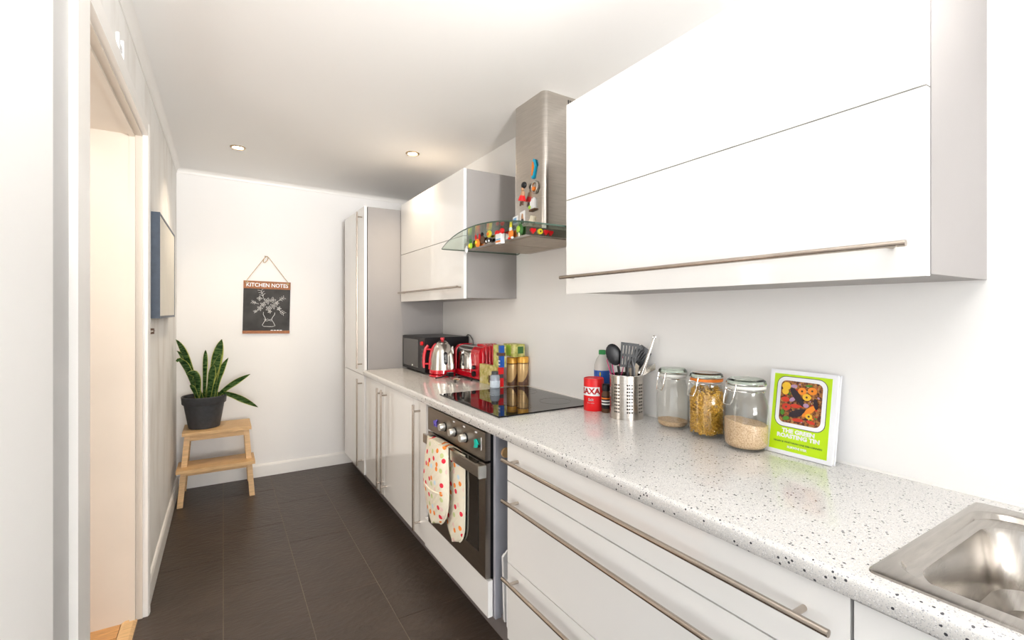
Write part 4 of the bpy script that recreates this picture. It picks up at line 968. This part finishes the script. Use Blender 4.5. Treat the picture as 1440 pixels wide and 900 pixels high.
obj('grip', T([(-0.03, 0, 0.008), (-0.06, 0.005, 0.014), (-0.10, 0.0, 0.006)], [0.009, 0.007, 0.008], 8, flat=0.4), dgrey_m, t, True)
t = thing('lead_cable', 'thin black lead lying on the worktop by toaster foot', 'cable', (1.30, 2.80, W))
obj('cable', T([(-0.01, -0.03, 0.005), (0.01, -0.06, 0.010), (0.02, -0.10, 0.005), (0.028, -0.14, 0.005), (0.012, -0.17, 0.004)], 0.0045, 8), black_m, t, True)

# tea boxes
O = (1.36, 2.43, W)
t = thing('tea_box', 'lower green and yellow tea box standing before the toaster', 'box', O)
obj('carton', B(1.33, 1.360, 2.315, 2.552, W, W + 0.113, 0.001), teabox_m, t, off=O)
obj('red_label', B(1.3292, 1.345, 2.314, 2.328, W + 0.002, W + 0.1125), redp_m, t, off=O)
obj('end_label', B(1.345, 1.3595, 2.3142, 2.316, W + 0.002, W + 0.1125), redp_m, t, off=O)
obj('name_band', B(1.3285, 1.358, 2.3130, 2.34, W + 0.052, W + 0.074), dgrey_m, t, off=O)
obj('picture', B(1.3290, 1.3298, 2.40, 2.44, W + 0.012, W + 0.055), brown_m, t, off=O)
text('lettering', 'PG', 0.018, white_m, t, mtx=mtx_negx(1.3284 - O[0], 2.342 - O[1], 0.063)) if False else None
O = (1.36, 2.37, W + 0.114)
t = thing('tea_box', 'small yellow-green tea box with blue band stacked on lower box', 'box', O)
obj('carton', B(1.332, 1.368, 2.302, 2.385, W + 0.1135, W + 0.238, 0.001), teabox2_m, t, off=O)
obj('blue_label', B(1.3312, 1.356, 2.3005, 2.322, W + 0.114, W + 0.2375), blue_m, t, off=O)
obj('name_band', B(1.3305, 1.362, 2.2990, 2.345, W + 0.178, W + 0.196), brown_m, t, off=O)
obj('white_mark', B(1.3304, 1.3312, 2.306, 2.328, W + 0.146, W + 0.152), white_m, t, off=O); obj('white_mark', B(1.3304, 1.3312, 2.306, 2.328, W + 0.126, W + 0.132), white_m, t, off=O)
# canisters
def canister(x, y, label):
    O = (x, y, W if y > 2.30 else W + 0.0065)
    t = thing('storage_canister', label, 'canister', O, group='gold canisters by the hob'); r = 0.0318
    h = 0.125
    prof = [(0, 0), (r, 0), (r + 0.0005, 0.002), (r, h), (0, h)]
    obj('tin', LA(prof, 32), gold_m, t, True)
    bm = bmesh.new(); rr = r + 0.0006; n = 24; va = []; vb = []
    for i in range(n + 1):
        a = math.radians(182 + 130 * i / n); q = i / n
        hh = 0.022 + 0.070 * max(0, (q - 0.35) / 0.65) ** 1.4
        va.append(bm.verts.new((rr * math.cos(a), rr * math.sin(a), 0.002))); vb.append(bm.verts.new((rr * math.cos(a), rr * math.sin(a), hh)))
    for i in range(n): bm.faces.new((va[i], va[i + 1], vb[i + 1], vb[i]))
    obj('bean_print', bm, coffee_m, t, True)
    obj('seal_band', LA([(r + 0.0008, h), (r + 0.0012, h + 0.004), (r, h + 0.005), (0, h + 0.005), (0, h)], 32), brown_m, t, True)
    obj('lid', LA([(r, h + 0.005), (r, h + 0.036), (r - 0.002, h + 0.039), (0, h + 0.039)], 32), lidgold_m, t, True)
canister(1.433, 2.342, 'left of two gold coffee canisters standing by the hob')
canister(1.468, 2.280, 'right of two gold coffee canisters, nearer the wall')
O = (1.445, 2.33, W + 0.172)
t = thing('tea_box', 'green landscape printed tea box lying on top of the canisters', 'box', O)
obj('carton', B(1.398, 1.472, 2.268, 2.380, W + 0.1715, W + 0.243, 0.001), teabox2_m, t, off=O)
obj('pale_panel', B(1.3972, 1.398, 2.30, 2.36, W + 0.18, W + 0.236), lime_m, t, off=O)
obj('end_print', B(1.425, 1.462, 2.2672, 2.268, W + 0.19, W + 0.23), dgreen_m, t, off=O)
# spice jar, smoky plastic
t = thing('spice_jar', 'small smoky grey jar with white label at the hob edge', 'jar', (1.288, 2.288, W))
obj('jar_body', LA([(0, 0), (0.026, 0), (0.0275, 0.004), (0.0275, 0.066), (0.024, 0.076), (0.018, 0.080), (0, 0.080)], 28), smoke_m, t, True)
obj('label', LA([(0.0278, 0.010), (0.0282, 0.011), (0.0282, 0.046), (0.0278, 0.047)], 28), mat('jar_label', (0.62, 0.70, 0.78), 0.5, var=0.1, vscale=60), t, True)
obj('lid', LA([(0, 0.080), (0.019, 0.080), (0.0195, 0.095), (0.017, 0.098), (0, 0.099)], 24), dgrey_m, t, True)

# salt drum
SXc, SYc, SR = 1.385, 1.578, 0.0437
t = thing('salt_drum', 'red cylindrical salt drum with white label left of utensil pot', 'tin', (SXc, SYc, W))
obj('drum', LA([(0, 0), (SR - 0.001, 0), (SR, 0.002), (SR, 0.136), (SR - 0.001, 0.139), (SR - 0.004, 0.140), (SR - 0.005, 0.137), (0, 0.137)], 40), redp_m, t, True)
cang = math.atan2(-SYc, -SXc)
def onS(c, lift=0.0008, a0=None):
    a = (cang - math.radians(22)) + c[0] / SR
    return Vector(((SR + lift) * math.cos(a), (SR + lift) * math.sin(a), c[1]))
bm = bmesh.new(); n = 18; va = []; vb = []
for i in range(n + 1):
    u = -0.043 + 0.086 * i / n; va.append(bm.verts.new(onS((u, 0.066), 0.0006))); vb.append(bm.verts.new(onS((u, 0.104), 0.0006)))
for i in range(n): bm.faces.new((va[i], va[i + 1], vb[i + 1], vb[i]))
obj('white_label', bm, white_m, t, True)
text('lettering', 'SAXA', 0.034, redp_m, t, mtx=Matrix.Translation((0, 0.085, 0)), fn=lambda c: onS(c, 0.0013), bold=0.0012)
text('lettering', 'Salt', 0.016, white_m, t, mtx=Matrix.Translation((0.004, 0.050, 0)), fn=lambda c: onS(c, 0.0013), bold=0.0004)
text('lettering', 'fine table', 0.008, white_m, t, mtx=Matrix.Translation((0.004, 0.036, 0)), fn=lambda c: onS(c, 0.0013))
# squeeze bottle behind
t = thing('squeeze_bottle', 'clear bottle with blue and yellow label behind the salt drum', 'bottle', (1.460, 1.607, W))
pet_m = mat('cloudy_plastic', (0.62, 0.60, 0.57), 0.15, var=0.05, vscale=20)
obj('bottle_body', LA([(0, 0), (0.033, 0), (0.036, 0.005), (0.036, 0.16), (0.034, 0.19), (0.026, 0.215), (0.016, 0.23), (0.013, 0.238), (0, 0.238)], 32), pet_m, t, True)
obj('cap', LA([(0, 0.236), (0.0155, 0.236), (0.0155, 0.254), (0.013, 0.256), (0, 0.256)], 24), greenp_m, t, True)
obj('blue_label', LA([(0.0362, 0.10), (0.0368, 0.101), (0.0368, 0.165), (0.0362, 0.166)], 32), blue_m, t, True)
for a, z, r_, m_ in ((-2.55, 0.15, 0.011, yellow_m), (-2.25, 0.125, 0.008, yellow_m), (-2.75, 0.12, 0.009, lime_m), (-2.4, 0.11, 0.006, white_m)):
    bm = bmesh.new(); ball(bm, (0.0360 * math.cos(a), 0.0360 * math.sin(a), z), r_, 0.3, 0.3, 1.0); obj('label_motif', bm, m_, t, True)
# spice bottle
t = thing('spice_bottle', 'small black topped sauce bottle between salt drum and utensil pot', 'bottle', (1.392, 1.508, W))
obj('glass_body', LA([(0, 0), (0.017, 0), (0.0185, 0.003), (0.0185, 0.078), (0.014, 0.088), (0.012, 0.092), (0, 0.092)], 24), brown_m, t, True)
obj('label', LA([(0.0187, 0.018), (0.0191, 0.019), (0.0191, 0.068), (0.0187, 0.069)], 24), black_m, t, True)
for z, m_ in ((0.058, orange_m), (0.046, chalk_m), (0.034, chalk_m)): obj('label_stripe', LA([(0.0192, z), (0.0195, z + 0.001), (0.0195, z + 0.005), (0.0192, z + 0.006)], 24), m_, t, True)
obj('cap', LA([(0, 0.092), (0.0165, 0.092), (0.0165, 0.118), (0.014, 0.121), (0, 0.121)], 24), black_m, t, True)

# perforated utensil pot
UX, UY, UR, UH = 1.400, 1.397, 0.0665, 0.174
ut = thing('utensil_pot', 'perforated stainless steel pot holding the kitchen utensils', 'utensil holder', (UX, UY, W))
bm = bmesh.new(); na, nr = 48, 18; ca = math.atan2(-UY, -UX)
groups = {}
def cyl_p(u, v, r=UR): return (r * math.cos(u), r * math.sin(u), v)
da = 2 * PI / na; z_lo, z_hi = 0.024, 0.158; nh = 10; dz = (z_hi - z_lo) / nh
vcache = {}
def V_(u, v):
    k = (round(u % (2 * PI), 5), round(v, 5))
    if k not in vcache: vcache[k] = bm.verts.new(cyl_p(u, v))
    return vcache[k]
for i in range(na):
    u0 = ca + i * da; u1 = u0 + da
    hole_col = (i % 6) in (0, 1, 2)
    bm.faces.new((V_(u0, 0), V_(u1, 0), V_(u1, z_lo), V_(u0, z_lo)))
    bm.faces.new((V_(u0, z_hi), V_(u1, z_hi), V_(u1, UH), V_(u0, UH)))
    for j in range(nh):
        v0 = z_lo + j * dz; v1 = v0 + dz
        cr = [V_(u0, v0), V_(u1, v0), V_(u1, v1), V_(u0, v1)]
        if hole_col and j < nh - 1:
            uc, vc = (u0 + u1) / 2, (v0 + v1) / 2; rr = 0.0036
            hv = [bm.verts.new(cyl_p(uc + rr * math.cos(a) / UR, vc + rr * math.sin(a))) for a in [-3 * PI / 4 + PI / 4 * q for q in range(8)]]
            for q in range(4):
                a0, a1, a2 = hv[(2 * q) % 8], hv[(2 * q + 1) % 8], hv[(2 * q + 2) % 8]
                bm.faces.new((cr[q], cr[(q + 1) % 4], a2, a1, a0))
        else: bm.faces.new(cr)
obj('perforated_wall', bm, steel_m, ut, True, ang=60)
obj('rim', T([(UR * math.cos(2 * PI * i / 40), UR * math.sin(2 * PI * i / 40), UH) for i in range(40)], 0.0016, 6, True), chrome_m, ut, True)
obj('hole_shade_backing', LA([(0, 0.002), (UR - 0.010, 0.002), (UR - 0.010, UH - 0.012)], 36), black_m, ut, True)  # black backing added inside so the holes read as shaded
obj('base_plate', LA([(0, 0), (UR, 0), (UR, 0.003), (0, 0.003)], 36), steel_m, ut, True)
# utensils: built in the plane across the view (s = sideways in picture, d = towards camera, z up)
sv = Vector((math.cos(TH), -math.sin(TH), 0)); dv = Vector((-math.sin(TH), -math.cos(TH), 0)); UC = Vector((UX, UY, W))
def up(s, d, z): return Vector((sv.x * s + dv.x * d, sv.y * s + dv.y * d, z))
def uten(name, label, s0, d0, cat='utensil'):
    return thing(name, label, cat, UC + up(s0, d0, 0.012), group='utensils in the steel pot')
def flatshape(t, nm, outline, holes, m, s0, z0, d0, rot, th=0.003, curve=0.0):
    bm = bmesh.new(); c, s_ = math.cos(rot), math.sin(rot)
    def mp(p, dd):
        x, z = p; return up(s0 + x * c + z * s_, d0 + dd + curve * (x * x) * 30, z0 - x * s_ + z * c)
    a = [bm.verts.new(mp(p, 0)) for p in outline]; b = [bm.verts.new(mp(p, th)) for p in outline]
    n = len(outline)
    bm.faces.new(a); bm.faces.new(b[::-1])
    for i in range(n): bm.faces.new((a[i], a[(i + 1) % n], b[(i + 1) % n], b[i]))
    return obj(nm, bm, m, t, False)
def slotted(t, nm, w0, w1, h, slots, m, s0, z0, d0, rot, th=0.003):
    """blade as a grid of bars so that the slots are real gaps"""
    c, s_ = math.cos(rot), math.sin(rot); bm = bmesh.new()
    def mp(p, dd): x, z = p; return up(s0 + x * c + z * s_, d0 + dd, z0 - x * s_ + z * c)
    def quad(p):
        a = [bm.verts.new(mp(q, 0)) for q in p]; b = [bm.verts.new(mp(q, th)) for q in p]
        bm.faces.new(a); bm.faces.new(b[::-1])
        for i in range(4): bm.faces.new((a[i], a[(i + 1) % 4], b[(i + 1) % 4], b[i]))
    def W_(z): return w0 + (w1 - w0) * z / h
    rowsz = [0, h * 0.10, h * 0.44, h * 0.54, h * 0.88, h]
    for i in (0, 2, 4): quad([(-W_(rowsz[i]) / 2, rowsz[i]), (W_(rowsz[i]) / 2, rowsz[i]), (W_(rowsz[i + 1]) / 2, rowsz[i + 1]), (-W_(rowsz[i + 1]) / 2, rowsz[i + 1])])
    for i in (1, 3):
        za, zb = rowsz[i], rowsz[i + 1]; nb = slots + 1
        for k in range(nb):
            f0 = -0.5 + k / slots * 0.88 + (0 if k else 0); f1 = f0 + 0.12
            quad([(W_(za) * f0, za), (W_(za) * f1, za), (W_(zb) * f1, zb), (W_(zb) * f0, zb)])
    return obj(nm, bm, m, t)
# 1 solid spoon, left
t = uten('serving_spoon', 'solid black nylon spoon, leftmost in the steel utensil pot', -0.01, 0.02)
obj('handle', T([(up(0.0, 0, 0.0)), (up(-0.022, 0.005, 0.15)), (up(-0.030, 0.01, 0.20))], [0.007, 0.006, 0.007], 10, flat=0.6), black_m, t, True)
bm = bmesh.new(); ball(bm, (0, 0, 0), 0.031, 1.0, 0.28, 1.45, 20)
bmesh.ops.transform(bm, matrix=Matrix.Translation(up(-0.048, 0.012, 0.245)) @ Matrix.Rotation(-TH, 4, 'Z') @ Matrix.Rotation(-0.35, 4, 'Y'), verts=bm.verts); obj('spoon_bowl', bm, black_m, t, True)
# 2 slotted turner
t = uten('slotted_turner', 'black slotted turner standing highest at front of utensil pot', -0.012, 0.045)
obj('handle', T([up(0.006, -0.01, 0.0), up(0.002, 0, 0.12), up(0.004, 0, 0.205)], [0.007, 0.007, 0.009], 10, flat=0.6), black_m, t, True)
slotted(t, 'blade', 0.058, 0.072, 0.098, 5, black_m, 0.004, 0.195, 0.0, 0.12, 0.003)
# 3 slotted spoon wide, right
t = uten('slotted_spoon', 'wide black slotted spoon tilted right behind the tongs', 0.01, -0.02)
obj('handle', T([up(-0.01, 0, 0.0), up(0.008, 0, 0.14), up(0.02, 0, 0.19)], [0.006, 0.006, 0.009], 10, flat=0.6), black_m, t, True)
slotted(t, 'blade', 0.05, 0.062, 0.10, 5, black_m, 0.014, 0.180, 0.0, 0.62, 0.004)
flatshape(t, 'blade_rim', [(-0.03, 0), (0.03, 0), (0.032, 0.09), (0.022, 0.108), (-0.022, 0.108), (-0.032, 0.09)], None, black_m, 0.014, 0.180, -0.006, 0.62, 0.004)
# 4 pasta scoop far right
t = uten('pasta_server', 'black pronged pasta server at the right back of utensil pot', 0.03, -0.035)
obj('handle', T([up(-0.005, 0, 0.0), up(0.010, 0, 0.15), up(0.014, 0, 0.17)], 0.006, 10, flat=0.6), black_m, t, True)
for k in range(4): obj('prong', T([up(0.012, 0, 0.165), up(0.018 + k * 0.010, 0.004, 0.19 + k * 0.004), up(0.028 + k * 0.011, 0.0, 0.225), up(0.034 + k * 0.007, -0.004, 0.245)], 0.0032, 6), black_m, t, True)
# 5 tongs
t = uten('metal_tongs', 'long steel tongs leaning to the right in utensil pot', 0.005, 0.03)
obj('arm', T([up(-0.01, 0, 0.0), up(0.045, 0, 0.16), up(0.098, 0.0, 0.312)], [0.003, 0.0045, 0.004], 8, flat=0.5), chrome_m, t, True)
obj('arm', T([up(0.012, -0.012, 0.0), up(0.055, -0.008, 0.16), up(0.099, -0.002, 0.312)], [0.003, 0.0045, 0.004], 8, flat=0.5), steel_m, t, True)
obj('hinge_ring', T([up(0.100 + 0.005 * math.cos(a), 0, 0.314 + 0.006 * math.sin(a)) for a in [2 * PI * i / 10 for i in range(10)]], 0.0022, 6, True), chrome_m, t, True)
# 6 knife
t = uten('carving_knife', 'carving knife pointing right out of the steel utensil pot', 0.03, 0.0)
obj('handle', T([up(-0.02, 0, 0.02), up(0.02, 0, 0.165)], [0.009, 0.010], 10, flat=0.6), black_m, t, True)
flatshape(t, 'blade', [(-0.011, 0), (0.010, 0), (0.012, 0.07), (0.006, 0.11), (-0.008, 0.138), (-0.011, 0.06)], None, steel_m, 0.016, 0.158, 0.0, 1.10, 0.0016)
# 7 pink whisk
t = uten('pink_whisk', 'pink silicone whisk behind the black spoon', -0.03, -0.015)
obj('handle', T([up(0, 0, 0.0), up(-0.006, 0, 0.12)], 0.006, 8), pink_m, t, True)
for k in range(4):
    w_ = (-0.034, -0.016, 0.016, 0.034)[k]
    obj('wire_loop', T([up(-0.006, 0, 0.12), up(-0.008 + w_ * 0.7, 0.003 * (k - 1.5), 0.17), up(-0.010 + w_, 0.006 * (k - 1.5), 0.215), up(-0.012 + w_ * 0.6, 0.003 * (k - 1.5), 0.25), up(-0.012, 0, 0.262)], 0.0022, 6), pink_m, t, True)
# 8 brush
t = uten('pastry_brush', 'pale bristled pastry brush between turner and tongs', 0.018, 0.015)
obj('handle', T([up(0, 0, 0), up(0.006, 0, 0.15)], 0.0065, 8), wood_m, t, True)
flatshape(t, 'bristles', [(-0.012, 0), (0.012, 0), (0.022, 0.05), (0.010, 0.062), (-0.008, 0.060), (-0.020, 0.046)], None, brist_m, 0.006, 0.148, -0.004, 0.0, 0.012)
# 9 dark blue spatula handle
t = uten('silicone_spatula', 'slate grey spatula handle standing between turner and brush', 0.004, 0.05)
obj('handle', T([up(0, 0, 0), up(0.012, 0, 0.14), up(0.012, 0, 0.19), up(0.006, 0, 0.222)], [0.006, 0.008, 0.009, 0.005], 10, flat=0.6), dgrey_m, t, True)

# glass jars
def jar(x, y, r, label):
    t = thing('clip_top_jar', label, 'jar', (x, y, W)); H_ = 0.219; n_ = r * 0.80
    outer = [(0, 0.0), (r * 0.80, 0.0), (r * 0.93, 0.006), (r * 0.99, 0.022), (r, 0.045), (r, 0.115), (r * 0.97, 0.135), (r * 0.90, 0.155), (n_ + 0.001, 0.168), (n_, 0.176), (n_, 0.190)]
    inner = [(rr - 0.003, z) for rr, z in outer[::-1] if rr > 0.01 and z > 0.02] + [(r * 0.90, 0.012), (r * 0.78, 0.006), (0, 0.005)]
    obj('glass_body', LA(outer + inner, 40), glass_m, t, True, ang=70)
    obj('glass_lid', LA([(0, 0.200), (n_ - 0.002, 0.200), (n_ + 0.004, 0.202), (n_ + 0.005, 0.207), (n_ + 0.003, 0.214), (n_ - 0.004, 0.219), (0, 0.219)], 36), lidg_m, t, True)
    obj('seal_ring', LA([(n_ - 0.004, 0.1905), (n_ + 0.004, 0.1905), (n_ + 0.004, 0.1995), (n_ - 0.004, 0.1995)], 36), mat('seal' + str(int(x * 1000)), (0.70, 0.70, 0.66), 0.5) if 'pasta' not in label else orange_m, t, True)
    obj('neck_wire', T([((n_ + 0.0025) * math.cos(2 * PI * i / 36), (n_ + 0.0025) * math.sin(2 * PI * i / 36), 0.183) for i in range(36)], 0.0019, 6, True), chrome_m, t, True)
    obj('lid_wire', T([((n_ + 0.006) * math.cos(2 * PI * i / 36), (n_ + 0.006) * math.sin(2 * PI * i / 36), 0.2045) for i in range(36)], 0.0017, 6, True), chrome_m, t, True)
    ad = math.atan2(-y, -x) - math.radians(48)
    def q(rad, ang, z): return (rad * math.cos(ad + ang), rad * math.sin(ad + ang), z)
    obj('clip', T([q(n_ + 0.006, -0.35, 0.203), q(n_ + 0.010, -0.33, 0.185), q(r + 0.003, -0.28, 0.158), q(r + 0.007, -0.20, 0.142), q(r + 0.007, 0.20, 0.142), q(r + 0.003, 0.28, 0.158), q(n_ + 0.010, 0.33, 0.185), q(n_ + 0.006, 0.35, 0.203)], 0.0017, 6), chrome_m, t, True)
    obj('clip', T([q(n_ + 0.004, -0.22, 0.183), q(n_ + 0.011, -0.18, 0.192), q(n_ + 0.012, 0.18, 0.192), q(n_ + 0.004, 0.22, 0.183)], 0.0017, 6), chrome_m, t, True)
    return t
J = ((1.430, 1.190, 0.058, 'clip-top glass jar with a little rice, leftmost of three jars'), (1.430, 1.046, 0.062, 'clip-top glass jar full of pasta, middle of three jars'), (1.404, 0.884, 0.066, 'clip-top glass jar half full of rice, beside the green book'))
for j in J: jar(*j)
def rice(x, y, r, h, label, tilt):
    bm = bmesh.new(); R = r - 0.0045; n = 40
    prof = [(R * 0.80, 0.0075), (R * 0.95, 0.014), (R * 0.99, 0.024)]
    lathe(bm, [(0, 0.0065)] + prof + [(R, h)] + [(R * k, h) for k in (0.8, 0.55, 0.3)] + [(0, h)], n)
    for v in bm.verts:
        if abs(v.co.z - h) < 1e-5: v.co.z += tilt * v.co.x / R * -0.5 + tilt * 0.6 * v.co.y / R + random.uniform(-0.0012, 0.0012)
    o = obj('brown_rice', bm, rice_m, None, True, ang=60); o.location = (x, y, W); tag(o, label, 'rice'); o['kind'] = 'stuff'
rice(*J[0][:3], 0.026, 'shallow layer of brown rice inside the leftmost glass jar', 0.004)
rice(*J[2][:3], 0.085, 'brown rice half filling the glass jar beside the book', 0.012)
# fusilli
bm = bmesh.new(); R = J[1][2] - 0.0055
lathe(bm, [(0, 0.012), (R * 0.60, 0.012), (R * 0.60, 0.145), (0, 0.15)], 16)
random.seed(11)
for k in range(520):
    L_ = random.uniform(0.022, 0.030); z = random.uniform(0.014, 0.164)
    rm = R - 0.004 if z < 0.125 else R * (1 - (z - 0.125) * 4.0)
    a = random.uniform(0, 2 * PI); rad = rm - random.uniform(0.001, 0.006) if z < 0.155 else random.uniform(0, rm * 0.9)
    c = Vector((rad * math.cos(a), rad * math.sin(a), z)); tn = Vector((-math.sin(a), math.cos(a), 0)); el = random.uniform(-1.4, 1.4)
    d = (tn * math.cos(el) + Vector((0, 0, 1)) * math.sin(el)).normalized(); rv_ = Vector((math.cos(a), math.sin(a), 0)); o2 = d.cross(rv_).normalized()
    prev = None; ph = random.uniform(0, PI); n = 8
    for i in range(n + 1):
        t_ = i / n - 0.5; an = ph + t_ * 2.2 * 2 * PI * 0.8; e = (rv_ * math.cos(an) + o2 * math.sin(an)) * 0.0046
        p = c + d * (L_ * t_) - rv_ * 0.5 * (L_ * t_) ** 2 / R
        if p.z < 0.011: p.z = 0.011
        cur = (bm.verts.new(p + e), bm.verts.new(p - e))
        if prev: bm.faces.new((prev[0], prev[1], cur[1], cur[0]))
        prev = cur
o = obj('fusilli_pasta', bm, pasta_m, None, True, ang=80); o.location = (J[1][0], J[1][1], W); tag(o, 'yellow spiral pasta filling the middle glass jar', 'pasta'); o['kind'] = 'stuff'

# cookbook
bk = thing('cookbook', 'lime green and white cookbook leaning on wall right of jars', 'book', (1.434, 0.746, W + 0.001), (0, math.radians(9.0), 0))
BW, BH, BT = 0.188, 0.252, 0.020
obj('front_cover', B(0.0, 0.0025, -BW / 2, BW / 2, 0.0, BH, 0.0008), bookw_m, bk)
obj('back_cover', B(BT - 0.0025, BT, -BW / 2, BW / 2, 0.0, BH, 0.0008), bookw_m, bk)
obj('spine', B(0.0, BT, BW / 2 - 0.0005, BW / 2 + 0.002, 0.0, BH, 0.0008), bookw_m, bk)
obj('pages', B(0.003, BT - 0.003, -BW / 2 + 0.004, BW / 2 - 0.001, 0.004, BH - 0.004), paper_m, bk)
yc0, yc1 = -BW / 2 + 0.014, BW / 2 - 0.011
gp = obj('cover_panel', B(-0.0006, 0.0002, yc0, yc1, 0.012, BH - 0.012), bookg_m, bk)
tc0 = ((yc0 + yc1) / 2, 0.158)
obj('tin_outline', PR(rrect(tc0[0], tc0[1], 0.144, 0.152, 0.026), 'yz', -0.0010, -0.0006), dgrey_m, bk)
obj('tin_rim', PR(rrect(tc0[0], tc0[1], 0.140, 0.148, 0.024), 'yz', -0.0014, -0.0010), bookw_m, bk)
obj('tin_food', PR(rrect(tc0[0], tc0[1], 0.118, 0.126, 0.016), 'yz', -0.0018, -0.0014), food_m, bk)
rp = random.Random(5); red2 = mat('tomato_print', (0.60, 0.04, 0.015), 0.45); orn2 = mat('orange_print', (0.88, 0.27, 0.02), 0.45); yel2 = mat('yellow_print', (0.86, 0.52, 0.03), 0.45); aub = mat('aubergine_print', (0.018, 0.008, 0.016), 0.4); grn2 = mat('herb_print', (0.07, 0.24, 0.02), 0.45); oni = mat('onion_print', (0.45, 0.27, 0.42), 0.45); nut = mat('nut_print', (0.62, 0.46, 0.26), 0.45)
zz = [-0.0018]
def blob(m_, y, z, ry, rz, rot=0.0, dark=False):
    zz[0] -= 0.00003; pts = []
    for i in range(16):
        a = 2 * PI * i / 16; p, q = ry * math.cos(a), rz * math.sin(a); pts.append((tc0[0] - (y + p * math.cos(rot) - q * math.sin(rot)), tc0[1] + z + p * math.sin(rot) + q * math.cos(rot)))
    obj('food_print', PR(pts, 'yz', zz[0] - 0.0002, zz[0]), m_, bk)
for k in range(70):
    m_ = rp.choice((red2, orn2, nut, grn2, aub, nut, oni, red2)); s_ = rp.uniform(0.0015, 0.0040)
    blob(m_, rp.uniform(-0.050, 0.050), rp.uniform(-0.055, 0.055), s_, s_ * rp.uniform(0.6, 1.1), rp.uniform(0, 3))
for a in ((yel2, -0.042, 0.046, .013, .012), (yel2, -0.044, 0.030, .010, .010), (orn2, 0.004, 0.036, .012, .011), (orn2, 0.032, 0.040, .013, .011), (yel2, 0.018, 0.020, .012, .010), (red2, -0.042, 0.006, .012, .008), (red2, -0.038, -0.016, .013, .010), (red2, -0.012, -0.010, .014, .006), (oni, -0.022, 0.008, .009, .006, .6), (oni, -0.020, 0.048, .010, .005, .1), (aub, -0.012, 0.022, .026, .010, -0.9), (aub, 0.002, 0.006, .017, .007, -1.0), (aub, -0.005, -0.030, .026, .010, .42), (orn2, 0.030, -0.016, .020, .008, .75), (orn2, 0.020, -0.028, .014, .006, .7), (yel2, 0.028, -0.034, .010, .008), (red2, -0.002, -0.050, .016, .005, .05), (red2, 0.034, -0.050, .012, .005, -.2), (grn2, -0.036, -0.050, .010, .006, .3), (grn2, 0.022, 0.054, .010, .003, .1), (grn2, -0.048, -0.034, .006, .008), (oni, 0.018, -0.004, .008, .006), (aub, 0.044, 0.004, .006, .016, 0.2)):
    blob(*a)
for a in ((0.004, 0.036), (0.032, 0.040), (0.018, 0.020), (-0.038, -0.016), (0.028, -0.034)): blob(brown_m, *a, .003, .003)
ycm = (yc0 + yc1) / 2
text('title_lettering', 'THE GREEN\nROASTING TIN', 0.0158, white_m, bk, mtx=mtx_negx(-0.0008, ycm, 0.0635) @ Matrix.Diagonal((1.12, 1, 1, 1)), bold=0.0008, lines=0.95)
text('subtitle_lettering', 'VEGAN & VEGETARIAN ONE DISH DINNERS', 0.0070, dgreen_m, bk, mtx=mtx_negx(-0.0008, ycm, 0.0375), bold=0.0001)
text('author_lettering', 'RUKMINI IYER', 0.0088, white_m, bk, mtx=mtx_negx(-0.0008, ycm, 0.0245), bold=0.0003)
